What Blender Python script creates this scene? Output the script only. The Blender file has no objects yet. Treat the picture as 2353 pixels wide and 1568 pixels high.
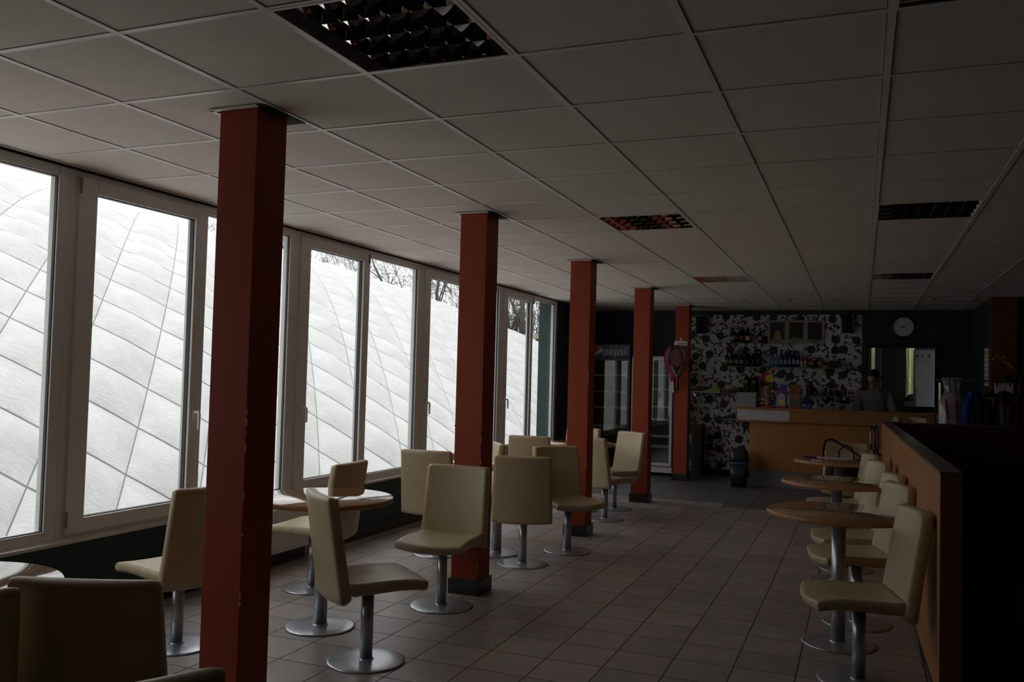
import bpy, bmesh, math, random
import numpy as np
from math import sin, cos, pi, radians, sqrt
from mathutils import Vector, Matrix

random.seed(7)
sc = bpy.context.scene
COL = sc.collection

# ------------------------------------------------------------------ camera
CAM_Z = 1.48
YAW, PITCH, ROLL, FPX = 0.38167, 0.03984, 0.02594, 2004.99618
cam_d = bpy.data.cameras.new('camera'); cam = bpy.data.objects.new('camera', cam_d); COL.objects.link(cam)
_f = Vector((-sin(YAW)*cos(PITCH), cos(YAW)*cos(PITCH), sin(PITCH)))
_r = Vector((cos(YAW), sin(YAW), 0)); _u = _r.cross(_f)
_r2 = cos(ROLL)*_r + sin(ROLL)*_u; _u2 = -sin(ROLL)*_r + cos(ROLL)*_u
cam.matrix_world = Matrix(((_r2.x, _u2.x, -_f.x, 0), (_r2.y, _u2.y, -_f.y, 0), (_r2.z, _u2.z, -_f.z, CAM_Z), (0, 0, 0, 1)))
cam_d.sensor_fit = 'HORIZONTAL'; cam_d.sensor_width = 36.0
cam_d.lens = 36.0*FPX/2353.0
cam_d.clip_start = 0.05; cam_d.clip_end = 400
sc.camera = cam

# ------------------------------------------------------------------ world, exposure
w = bpy.data.worlds.new('overcast_sky'); sc.world = w; w.use_nodes = True
_bg = w.node_tree.nodes['Background']
# overcast sky: the zenith is about twice as bright as the horizon
_nt = w.node_tree; _tc = _nt.nodes.new('ShaderNodeTexCoord'); _sx = _nt.nodes.new('ShaderNodeSeparateXYZ'); _nt.links.new(_tc.outputs['Generated'], _sx.inputs[0])
_rp = _nt.nodes.new('ShaderNodeValToRGB'); _nt.links.new(_sx.outputs[2], _rp.inputs[0])
_rp.color_ramp.elements[0].position = 0.0; _rp.color_ramp.elements[0].color = (.50, .515, .53, 1)
_rp.color_ramp.elements[1].position = 1.0; _rp.color_ramp.elements[1].color = (1.0, 1.0, 1.0, 1)
_nt.links.new(_rp.outputs[0], _bg.inputs[0]); _bg.inputs[1].default_value = 2.5
sc.view_settings.view_transform = 'Standard'; sc.view_settings.look = 'None'
sc.view_settings.gamma = 1.0; sc.view_settings.use_curve_mapping = False
sc.view_settings.exposure = 0.0
try:
    cy = sc.cycles
    cy.max_bounces = 10; cy.diffuse_bounces = 5; cy.glossy_bounces = 4; cy.transmission_bounces = 6; cy.transparent_max_bounces = 24
    cy.sample_clamp_indirect = 4.0; cy.caustics_reflective = False; cy.caustics_refractive = False
except Exception:
    pass

# ------------------------------------------------------------------ helpers
def lin(r, g, b):
    def c(v):
        v /= 255.0
        return v/12.92 if v <= .04045 else ((v+.055)/1.055)**2.4
    return (c(r), c(g), c(b), 1)

_M = {}
def nodes_of(name):
    m = bpy.data.materials.new(name); m.use_nodes = True
    nt = m.node_tree; b = nt.nodes['Principled BSDF']
    return m, nt, b

def N(nt, t, **kw):
    n = nt.nodes.new(t)
    for k, v in kw.items(): setattr(n, k, v)
    return n

def L(nt, a, b): nt.links.new(a, b)

def math_node(nt, op, a, b=None, c=None):
    n = nt.nodes.new('ShaderNodeMath'); n.operation = op
    for i, v in enumerate((a, b, c)):
        if v is None: continue
        if isinstance(v, (int, float)): n.inputs[i].default_value = v
        else: nt.links.new(v, n.inputs[i])
    return n.outputs[0]

def mixc(nt, fac, a, b):
    n = nt.nodes.new('ShaderNodeMix'); n.data_type = 'RGBA'
    for s, v in ((0, fac), (6, a), (7, b)):
        if isinstance(v, (int, float)): n.inputs[s].default_value = v
        elif isinstance(v, tuple): n.inputs[s].default_value = v
        else: nt.links.new(v, n.inputs[s])
    return n.outputs[2]

def noise(nt, vec, scale, detail=3, rough=.55, dist=0):
    n = nt.nodes.new('ShaderNodeTexNoise'); n.inputs['Scale'].default_value = scale
    n.inputs['Detail'].default_value = detail; n.inputs['Roughness'].default_value = rough
    n.inputs['Distortion'].default_value = dist
    if vec is not None: nt.links.new(vec, n.inputs['Vector'])
    return n.outputs['Fac']

def ramp(nt, fac, p0, p1, c0=(0, 0, 0, 1), c1=(1, 1, 1, 1)):
    n = nt.nodes.new('ShaderNodeValToRGB'); e = n.color_ramp.elements
    e[0].position = p0; e[0].color = c0; e[1].position = p1; e[1].color = c1
    nt.links.new(fac, n.inputs[0]); return n.outputs[0]

def bump(nt, h, b, strength=.2, dist=.01):
    n = nt.nodes.new('ShaderNodeBump'); n.inputs['Strength'].default_value = strength
    n.inputs['Distance'].default_value = dist; nt.links.new(h, n.inputs['Height'])
    nt.links.new(n.outputs[0], b.inputs['Normal'])

def mat(name, col, rough=.6, metal=0, var=.06, vscale=6.0, bmp=0, bscale=60, spec=.5, trans=0, alpha=1, coat=0):
    """plain paint / plastic / metal with a faint procedural variation"""
    if name in _M: return _M[name]
    m, nt, b = nodes_of(name)
    tc = N(nt, 'ShaderNodeTexCoord').outputs['Object']
    nf = noise(nt, tc, vscale)
    d = tuple(c*(1-var) for c in col[:3])+(1,); l = tuple(min(1, c*(1+var)) for c in col[:3])+(1,)
    L(nt, ramp(nt, nf, .3, .7, d, l), b.inputs['Base Color'])
    b.inputs['Roughness'].default_value = rough; b.inputs['Metallic'].default_value = metal
    b.inputs['Specular IOR Level'].default_value = spec
    b.inputs['Coat Weight'].default_value = coat; b.inputs['Coat Roughness'].default_value = .08
    if trans: b.inputs['Transmission Weight'].default_value = trans
    if alpha < 1: b.inputs['Alpha'].default_value = alpha
    if bmp: bump(nt, noise(nt, tc, bscale, 4), b, bmp, .004)
    _M[name] = m; return m

class MB:
    def __init__(s): s.v = []; s.f = []; s.m = []; s.sm = []
    def add(s, vs, fs, mi=0, smooth=False):
        o = len(s.v); s.v += [tuple(v) for v in vs]
        for f in fs: s.f.append([i+o for i in f]); s.m.append(mi); s.sm.append(smooth)
        return s
    def box(s, x0, x1, y0, y1, z0, z1, mi=0):
        x0, x1 = sorted((x0, x1)); y0, y1 = sorted((y0, y1)); z0, z1 = sorted((z0, z1))
        return s.add([(x0,y0,z0),(x1,y0,z0),(x1,y1,z0),(x0,y1,z0),(x0,y0,z1),(x1,y0,z1),(x1,y1,z1),(x0,y1,z1)],
              [(0,3,2,1),(4,5,6,7),(0,1,5,4),(1,2,6,5),(2,3,7,6),(3,0,4,7)], mi)
    def lathe(s, prof, c=(0,0,0), seg=32, mi=0, sx=1, sy=1, mis=None, smooth=True):
        """prof = [(r,z)...] about a vertical axis"""
        vs = []; fs = []; n = len(prof)
        for r, z in prof:
            for k in range(seg):
                a = 2*pi*k/seg; vs.append((c[0]+r*cos(a)*sx, c[1]+r*sin(a)*sy, c[2]+z))
        o = len(s.v); s.v += vs
        for i in range(n-1):
            for k in range(seg):
                k2 = (k+1) % seg
                s.f.append([o+i*seg+k, o+i*seg+k2, o+(i+1)*seg+k2, o+(i+1)*seg+k])
                s.m.append(mi if mis is None else mis[i]); s.sm.append(smooth)
        if prof[0][0] > 1e-6: s.f.append([o+k for k in reversed(range(seg))]); s.m.append(mi if mis is None else mis[0]); s.sm.append(False)
        if prof[-1][0] > 1e-6: s.f.append([o+(n-1)*seg+k for k in range(seg)]); s.m.append(mi if mis is None else mis[-1]); s.sm.append(False)
        return s
    def tube(s, pts, r, seg=8, mi=0, closed=False, flat=1.0):
        pts = [Vector(p) for p in pts]; n = len(pts)
        rs = r if isinstance(r, (list, tuple)) else [r]*n
        o = len(s.v); up = Vector((0, 0, 1))
        prev = None
        for i, p in enumerate(pts):
            a = pts[(i-1) % n] if (closed or i > 0) else p
            b = pts[(i+1) % n] if (closed or i < n-1) else p
            t = (b-a); t = t.normalized() if t.length > 1e-9 else Vector((0,0,1))
            if prev is None:
                x = t.cross(up)
                if x.length < .1: x = t.cross(Vector((1, 0, 0)))
                x.normalize()
            else:
                x = prev - t*prev.dot(t)
                if x.length < 1e-6: x = t.cross(Vector((1,0,0)))
                x.normalize()
            prev = x; y = t.cross(x)
            for k in range(seg):
                an = 2*pi*k/seg; s.v.append(tuple(p + (x*cos(an) + y*sin(an)*flat)*rs[i]))
        m = n if closed else n-1
        for i in range(m):
            j = (i+1) % n
            for k in range(seg):
                k2 = (k+1) % seg
                s.f.append([o+i*seg+k, o+i*seg+k2, o+j*seg+k2, o+j*seg+k]); s.m.append(mi); s.sm.append(True)
        if not closed:
            s.f.append([o+k for k in reversed(range(seg))]); s.m.append(mi); s.sm.append(False)
            s.f.append([o+(n-1)*seg+k for k in range(seg)]); s.m.append(mi); s.sm.append(False)
        return s
    def ball(s, c, rx, ry=None, rz=None, seg=16, rings=10, mi=0):
        ry = rx if ry is None else ry; rz = rx if rz is None else rz
        prof = [(sin(pi*i/rings), -cos(pi*i/rings)) for i in range(rings+1)]
        o = len(s.v)
        for r, z in prof:
            for k in range(seg):
                a = 2*pi*k/seg; s.v.append((c[0]+rx*r*cos(a), c[1]+ry*r*sin(a), c[2]+rz*z))
        for i in range(rings):
            for k in range(seg):
                k2 = (k+1) % seg
                s.f.append([o+i*seg+k, o+i*seg+k2, o+(i+1)*seg+k2, o+(i+1)*seg+k]); s.m.append(mi); s.sm.append(True)
        return s
    def poly(s, pts, z0, z1, mi=0, axis='z'):
        """extrude an outline; axis z: pts (x,y); axis y: pts (x,z), extruded along y; axis x: pts (y,z)"""
        def P(p, t): return (p[0], p[1], t) if axis == 'z' else ((p[0], t, p[1]) if axis == 'y' else (t, p[0], p[1]))
        n = len(pts)
        vs = [P(p, z0) for p in pts] + [P(p, z1) for p in pts]
        fs = [list(range(n))[::-1], list(range(n, 2*n))] + [[i, (i+1) % n, n+(i+1) % n, n+i] for i in range(n)]
        return s.add(vs, fs, mi)
    def loft(s, rings, mi=0, smooth=True, cap=True):
        o = len(s.v); n = len(rings[0])
        for r in rings: s.v += [tuple(p) for p in r]
        for i in range(len(rings)-1):
            for k in range(n):
                k2 = (k+1) % n
                s.f.append([o+i*n+k, o+i*n+k2, o+(i+1)*n+k2, o+(i+1)*n+k]); s.m.append(mi); s.sm.append(smooth)
        if cap:
            s.f.append([o+k for k in reversed(range(n))]); s.m.append(mi); s.sm.append(False)
            s.f.append([o+(len(rings)-1)*n+k for k in range(n)]); s.m.append(mi); s.sm.append(False)
        return s
    def slab(s, fn, us, vs_, half, mi=0):
        """padded slab: fn(u,v)->mid point, half(u,v)->half thickness incl. rounding"""
        e = 1e-3; nu = len(us); nv = len(vs_)
        o = len(s.v)
        for side in (1, -1):
            for v in vs_:
                for u in us:
                    p = Vector(fn(u, v)); du = Vector(fn(u+e, v))-Vector(fn(u-e, v)); dv = Vector(fn(u, v+e))-Vector(fn(u, v-e))
                    nn = du.cross(dv).normalized()
                    s.v.append(tuple(p + nn*half(u, v)*side))
        def I(side, j, i): return o + side*nu*nv + j*nu + i
        for j in range(nv-1):
            for i in range(nu-1):
                s.f.append([I(0,j,i), I(0,j,i+1), I(0,j+1,i+1), I(0,j+1,i)]); s.m.append(mi); s.sm.append(True)
                s.f.append([I(1,j,i), I(1,j+1,i), I(1,j+1,i+1), I(1,j,i+1)]); s.m.append(mi); s.sm.append(True)
        for j in range(nv-1):
            for (i, fl) in ((0, 0), (nu-1, 1)):
                q = [I(0,j,i), I(0,j+1,i), I(1,j+1,i), I(1,j,i)]
                s.f.append(q if not fl else q[::-1]); s.m.append(mi); s.sm.append(True)
        for i in range(nu-1):
            for (j, fl) in ((0, 1), (nv-1, 0)):
                q = [I(0,j,i), I(0,j,i+1), I(1,j,i+1), I(1,j,i)]
                s.f.append(q if not fl else q[::-1]); s.m.append(mi); s.sm.append(True)
        return s
    def build(s, name, mats, parent=None, bevel=0, merge=False, world=True, segs=2):
        me = bpy.data.meshes.new(name)
        off = Vector((0, 0, 0))
        if parent is not None and world: off = root_loc(parent)
        me.from_pydata([tuple(Vector(v)-off) for v in s.v], [], s.f)
        if not isinstance(mats, (list, tuple)): mats = [mats]
        for m in mats: me.materials.append(m)
        me.polygons.foreach_set('material_index', s.m); me.polygons.foreach_set('use_smooth', s.sm)
        if merge:
            bm = bmesh.new(); bm.from_mesh(me); bmesh.ops.remove_doubles(bm, verts=bm.verts, dist=merge if merge is not True else 1e-5)
            bmesh.ops.recalc_face_normals(bm, faces=bm.faces); bm.to_mesh(me); bm.free()
        me.update()
        o = bpy.data.objects.new(name, me); COL.objects.link(o)
        if parent is not None: o.parent = parent
        if bevel:
            b = o.modifiers.new('bevel', 'BEVEL'); b.width = bevel; b.segments = segs; b.limit_method = 'ANGLE'; b.angle_limit = radians(40)
        return o

def root_loc(p):
    v = Vector((0, 0, 0))
    while p is not None: v = v + p.location; p = p.parent
    return v

def tag(o, label=None, cat=None, group=None, kind=None):
    if label: o['label'] = label
    if cat: o['category'] = cat
    if group: o['group'] = group
    if kind: o['kind'] = kind
    return o

def thing(name, label, cat, loc=(0, 0, 0), rz=0, group=None, kind=None):
    o = bpy.data.objects.new(name, None); COL.objects.link(o); o.location = loc; o.rotation_euler = (0, 0, rz)
    o.empty_display_size = .1
    return tag(o, label, cat, group, kind)

def structure(o): o['kind'] = 'structure'; return o

def copy_tree(root, loc, rz, label=None, group=None):
    r = root.copy(); COL.objects.link(r); r.location = loc; r.rotation_euler = (0, 0, rz)
    if label: r['label'] = label
    if group: r['group'] = group
    for ch in list(root.children):
        c = ch.copy(); COL.objects.link(c); c.parent = r
        for g in list(ch.children):
            d = g.copy(); COL.objects.link(d); d.parent = c
    return r

def text(s, loc, size, m, parent, name='lettering', rot=(pi/2, 0, 0), extr=.0008, align='CENTER', sx=1.0):
    cu = bpy.data.curves.new(name, 'FONT'); cu.body = s; cu.size = size; cu.extrude = extr
    cu.align_x = align; cu.align_y = 'CENTER'; cu.materials.append(m)
    t = bpy.data.objects.new(name, cu); COL.objects.link(t)
    dg = bpy.context.evaluated_depsgraph_get(); me = bpy.data.meshes.new_from_object(t.evaluated_get(dg))
    bpy.data.objects.remove(t); bpy.data.curves.remove(cu)
    if not me.materials: me.materials.append(m)
    o = bpy.data.objects.new(name, me); COL.objects.link(o)
    o.parent = parent; o.location = Vector(loc) - root_loc(parent); o.rotation_euler = rot; o.scale = (sx, 1, 1)
    return o

# ------------------------------------------------------------------ materials
def m_tiles(name, base, alt, rust, rough):
    m, nt, b = nodes_of(name)
    tc = N(nt, 'ShaderNodeTexCoord').outputs['Object']
    sp = N(nt, 'ShaderNodeSeparateXYZ'); L(nt, tc, sp.inputs[0])
    P = .308
    fx = math_node(nt, 'DIVIDE', math_node(nt, 'ADD', sp.outputs[0], .91), P)
    fy = math_node(nt, 'DIVIDE', math_node(nt, 'SUBTRACT', sp.outputs[1], 5.01), P)
    ax = math_node(nt, 'ABSOLUTE', math_node(nt, 'SUBTRACT', math_node(nt, 'FRACT', fx), .5))
    ay = math_node(nt, 'ABSOLUTE', math_node(nt, 'SUBTRACT', math_node(nt, 'FRACT', fy), .5))
    mx = math_node(nt, 'MAXIMUM', ax, ay)
    grout = ramp(nt, mx, .486, .492)
    cb = N(nt, 'ShaderNodeCombineXYZ'); L(nt, math_node(nt, 'FLOOR', fx), cb.inputs[0]); L(nt, math_node(nt, 'FLOOR', fy), cb.inputs[1])
    wn = N(nt, 'ShaderNodeTexWhiteNoise'); L(nt, cb.outputs[0], wn.inputs['Vector'])
    # each tile shifts the mottling so no two look alike
    sh = N(nt, 'ShaderNodeVectorMath', operation='MULTIPLY_ADD'); L(nt, wn.outputs['Color'], sh.inputs[0]); sh.inputs[1].default_value = (7, 7, 7); L(nt, tc, sh.inputs[2])
    n1 = noise(nt, sh.outputs[0], 4.5, 6, .6, .6); n2 = noise(nt, sh.outputs[0], 11, 5, .6, 1.2)
    c = mixc(nt, ramp(nt, n1, .35, .65), base, alt)
    c = mixc(nt, math_node(nt, 'MULTIPLY', ramp(nt, n2, .52, .72), .55), c, rust)
    tone = math_node(nt, 'MULTIPLY_ADD', wn.outputs['Value'], .25, .87)
    mu = N(nt, 'ShaderNodeMix', data_type='RGBA', blend_type='MULTIPLY'); mu.inputs[0].default_value = 1
    L(nt, c, mu.inputs[6]); cc = N(nt, 'ShaderNodeCombineColor')
    for i in range(3): L(nt, tone, cc.inputs[i])
    L(nt, cc.outputs[0], mu.inputs[7])
    c = mixc(nt, grout, mu.outputs[2], lin(70, 45, 35))
    L(nt, c, b.inputs['Base Color'])
    rr = math_node(nt, 'ADD', math_node(nt, 'MULTIPLY', n2, .22), math_node(nt, 'MULTIPLY_ADD', grout, .3, rough))
    L(nt, rr, b.inputs['Roughness'])
    h = math_node(nt, 'SUBTRACT', math_node(nt, 'MULTIPLY', n2, .5), grout)
    bump(nt, h, b, .35, .004)
    return m
M_TERRA = m_tiles('slate_tile_brown', (.385, .325, .30, 1), (.30, .27, .26, 1), (.42, .27, .19, 1), .30)
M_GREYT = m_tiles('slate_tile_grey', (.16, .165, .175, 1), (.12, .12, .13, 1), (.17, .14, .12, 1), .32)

def m_wood(name, c0, c1, axis='z', scale=9, rough=.35, spec=.5, coat=0, fine=1.0):
    m, nt, b = nodes_of(name)
    tc = N(nt, 'ShaderNodeTexCoord').outputs['Object']
    mp = N(nt, 'ShaderNodeMapping'); L(nt, tc, mp.inputs[0])
    s = {'z': (scale, scale, scale*.06), 'x': (scale*.08, scale, scale), 'y': (scale, scale*.08, scale)}[axis]
    mp.inputs['Scale'].default_value = s
    n1 = noise(nt, mp.outputs[0], 1.6, 5, .6, .8); n2 = noise(nt, mp.outputs[0], 9*fine, 3, .7)
    f = math_node(nt, 'ADD', math_node(nt, 'MULTIPLY', n1, .65), math_node(nt, 'MULTIPLY', n2, .35))
    L(nt, ramp(nt, f, .34, .66, c0, c1), b.inputs['Base Color'])
    b.inputs['Roughness'].default_value = rough; b.inputs['Specular IOR Level'].default_value = spec
    b.inputs['Coat Weight'].default_value = coat; b.inputs['Coat Roughness'].default_value = .1
    bump(nt, n2, b, .06, .002)
    return m
M_BEECH = m_wood('beech_veneer', (.38, .165, .052, 1), (.52, .245, .085, 1), 'z', 9, .42)
M_BEECHX = m_wood('beech_veneer_long', (.32, .135, .042, 1), (.43, .195, .068, 1), 'x', 9, .42)
M_EDGE = m_wood('table_edge_beech', (.42, .20, .07, 1), (.55, .29, .12, 1), 'x', 12, .35)

def m_tabletop():
    m, nt, b = nodes_of('table_laminate')
    tc = N(nt, 'ShaderNodeTexCoord').outputs['Object']
    mp = N(nt, 'ShaderNodeMapping'); L(nt, tc, mp.inputs[0]); mp.inputs['Scale'].default_value = (1.2, 5.5, 1)
    wv = N(nt, 'ShaderNodeTexWave', wave_type='RINGS', rings_direction='Z'); wv.inputs['Scale'].default_value = 1.6
    wv.inputs['Distortion'].default_value = 5.5; wv.inputs['Detail'].default_value = 3; L(nt, mp.outputs[0], wv.inputs['Vector'])
    n2 = noise(nt, mp.outputs[0], 14, 4, .7)
    f = math_node(nt, 'ADD', math_node(nt, 'MULTIPLY', wv.outputs['Fac'], .6), math_node(nt, 'MULTIPLY', n2, .4))
    L(nt, ramp(nt, f, .2, .8, (.27, .105, .035, 1), (.47, .23, .095, 1)), b.inputs['Base Color'])
    L(nt, math_node(nt, 'MULTIPLY_ADD', n2, .05, .07), b.inputs['Roughness'])
    b.inputs['IOR'].default_value = 1.5; b.inputs['Coat Weight'].default_value = .8; b.inputs['Coat Roughness'].default_value = .05; b.inputs['Coat IOR'].default_value = 1.5
    return m
M_TOP = m_tabletop()

def m_leather():
    m, nt, b = nodes_of('beige_leatherette')
    tc = N(nt, 'ShaderNodeTexCoord').outputs['Object']
    n1 = noise(nt, tc, 5, 5, .6, .3); n2 = noise(nt, tc, 420, 2)
    n3 = noise(nt, tc, 16, 5, .7, .8)
    c = mixc(nt, ramp(nt, n1, .3, .7), (.46, .37, .225, 1), (.53, .43, .27, 1))
    c = mixc(nt, math_node(nt, 'MULTIPLY', ramp(nt, n3, .58, .75), .5), c, (.35, .22, .12, 1))
    # scuffed piping: wear gathers on the sharp bends of the upholstery
    geo = N(nt, 'ShaderNodeNewGeometry').outputs['Pointiness']
    wear = ramp(nt, math_node(nt, 'ADD', geo, math_node(nt, 'MULTIPLY', n3, .04)), .535, .57)
    c = mixc(nt, math_node(nt, 'MULTIPLY', wear, .45), c, (.40, .22, .11, 1))
    L(nt, c, b.inputs['Base Color'])
    L(nt, math_node(nt, 'MULTIPLY_ADD', n3, .25, .28), b.inputs['Roughness'])
    b.inputs['Specular IOR Level'].default_value = .6
    h = math_node(nt, 'ADD', math_node(nt, 'MULTIPLY', n2, .08), noise(nt, tc, 9, 3, .5, 1.0))
    bump(nt, h, b, .22, .008)
    return m
M_LEATH = m_leather()
M_STEEL = mat('grey_lacquered_steel', (.46, .48, .53, 1), .30, .7, .10, 14, .05, 300)
M_RED = mat('terracotta_red_paint', (.34, .052, .018, 1), .6, 0, .06, 3, .05, 90, .35)
M_CHIP = mat('bare_plaster', (.5, .45, .4, 1), .8)
M_BLACK = mat('black_tile', (.022, .023, .024, 1), .3, 0, .2, 10)
M_DKGREEN = mat('dark_green_wall_paint', (.016, .042, .038, 1), .6, 0, .08, 3, .04, 150)
M_OUTGREEN = mat('green_render', (.060, .155, .125, 1), .75, 0, .08, 5, .1, 200)
M_UPVC = mat('white_window_plastic', (.70, .68, .66, 1), .35, 0, .03, 3)
M_GASKET = mat('black_rubber_gasket', (.02, .02, .022, 1), .5)
M_SILL = mat('cream_stone_sill', (.62, .58, .53, 1), .4, 0, .06, 8)
M_CEIL = mat('mineral_ceiling_tile', (.77, .70, .635, 1), .9, 0, .03, 9, .12, 260)
M_TBAR = mat('white_ceiling_bar', (.84, .80, .77, 1), .42, 0, .02)
M_VOID = mat('dark_ceiling_void', (.02, .02, .02, 1), .9)
M_MIRROR = mat('mirror_louvre_aluminium', (.85, .85, .83, 1), .03, 1, .03, 9)
M_TUBE = mat('unlit_tube_glass', (.75, .75, .72, 1), .25)
M_RAD = mat('white_radiator_enamel', (.72, .70, .66, 1), .35, 0, .04, 5)
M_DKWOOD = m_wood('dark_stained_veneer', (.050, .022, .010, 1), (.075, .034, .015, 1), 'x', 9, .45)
M_DARKWALL = mat('dark_side_room_paint', (.022, .018, .016, 1), .7, 0, .1, 2)
M_CAPST = mat('dark_brown_cap_laminate', (.12, .095, .088, 1), .30, 0, .12, 8, 0, 60, .7)
M_KICK = mat('grey_kick_laminate', (.30, .31, .34, 1), .35, .2, .06, 6)
M_WHITE = mat('white_plastic', (.78, .77, .75, 1), .35)
M_PAPER = mat('white_paper', (.80, .79, .76, 1), .8)
M_BLK = mat('black_plastic', (.018, .018, .019, 1), .35)
M_BLKCLOTH = mat('black_cloth', (.014, .014, .016, 1), .85, 0, .2, 30, .2, 200)
M_CHROME = mat('chrome', (.75, .75, .77, 1), .12, 1, .02)
M_YEL = mat('yellow_plastic', (.75, .50, .04, 1), .45)
M_RDP = mat('red_plastic', (.45, .02, .015, 1), .35)
M_ORG = mat('orange_card', (.60, .19, .04, 1), .6)
M_BLU = mat('blue_plastic', (.03, .06, .30, 1), .35)
M_PURP = mat('violet_box_print', (.09, .07, .35, 1), .45)
M_LIME = mat('lime_rubber', (.35, .62, .04, 1), .5)
M_GREY = mat('mid_grey_plastic', (.22, .22, .23, 1), .45)
M_PINK = mat('crimson_racket_cover', (.30, .015, .05, 1), .5)
M_BROWN = mat('brown_leather', (.20, .085, .03, 1), .55, 0, .2, 20)
M_SKIN = mat('skin', (.42, .24, .17, 1), .5, 0, .06, 20)
M_HAIR = mat('dark_hair', (.015, .011, .009, 1), .6, 0, .3, 80, .5, 150)
M_SWEAT = mat('grey_knit', (.19, .19, .195, 1), .9, 0, .1, 12, .4, 90)
M_JEANS = mat('dark_denim', (.02, .03, .055, 1), .85, 0, .2, 60)
M_LTWALL = mat('light_grey_wall', (.42, .41, .42, 1), .7)
M_TAUPE = mat('taupe_panel', (.20, .185, .16, 1), .7)

def m_glass(name, tint=(.99, 1, .995, 1), f0=.06, rough=.01, op=0.0, opc=(.5, .5, .5, 1)):
    m = bpy.data.materials.new(name); m.use_nodes = True; nt = m.node_tree; nt.nodes.clear()
    out = N(nt, 'ShaderNodeOutputMaterial'); tr = N(nt, 'ShaderNodeBsdfTransparent'); tr.inputs[0].default_value = tint
    gl = N(nt, 'ShaderNodeBsdfGlossy'); gl.inputs['Roughness'].default_value = rough
    fr = N(nt, 'ShaderNodeLayerWeight'); fr.inputs[0].default_value = .5
    fac = math_node(nt, 'MULTIPLY_ADD', math_node(nt, 'POWER', fr.outputs['Facing'], 5.0), 1-f0, f0)
    mx = N(nt, 'ShaderNodeMixShader'); L(nt, fac, mx.inputs[0]); L(nt, tr.outputs[0], mx.inputs[1]); L(nt, gl.outputs[0], mx.inputs[2])
    last = mx.outputs[0]
    if op > 0:
        df = N(nt, 'ShaderNodeBsdfDiffuse'); df.inputs[0].default_value = opc
        m2 = N(nt, 'ShaderNodeMixShader'); m2.inputs[0].default_value = op; L(nt, last, m2.inputs[1]); L(nt, df.outputs[0], m2.inputs[2]); last = m2.outputs[0]
    L(nt, last, out.inputs[0]); return m
M_GLASS = m_glass('window_glass', f0=.03)
M_DGLASS = m_glass('cooler_door_glass', (.80, .84, .84, 1), .08)
M_FILM = m_glass('clear_plastic_film', (.9, .9, .9, 1), .12, .12, .22, (.65, .62, .60, 1))
M_CLEARP = m_glass('frosted_clear_plastic', (.75, .76, .80, 1), .08, .2, .45, (.55, .55, .60, 1))
M_GREENB = m_glass('green_bottle_glass', (.10, .30, .08, 1), .06, .05, .45, (.01, .05, .01, 1))
M_BLUEB = m_glass('blue_water_bottle', (.10, .16, .70, 1), .06, .05, .35, (.02, .04, .25, 1))
M_CLRB = m_glass('clear_water_bottle', (.55, .80, .92, 1), .08, .05, .25, (.3, .42, .5, 1))
M_AMBER = m_glass('dark_brown_glass', (.12, .05, .02, 1), .06, .05, .6, (.012, .006, .004, 1))

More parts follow.
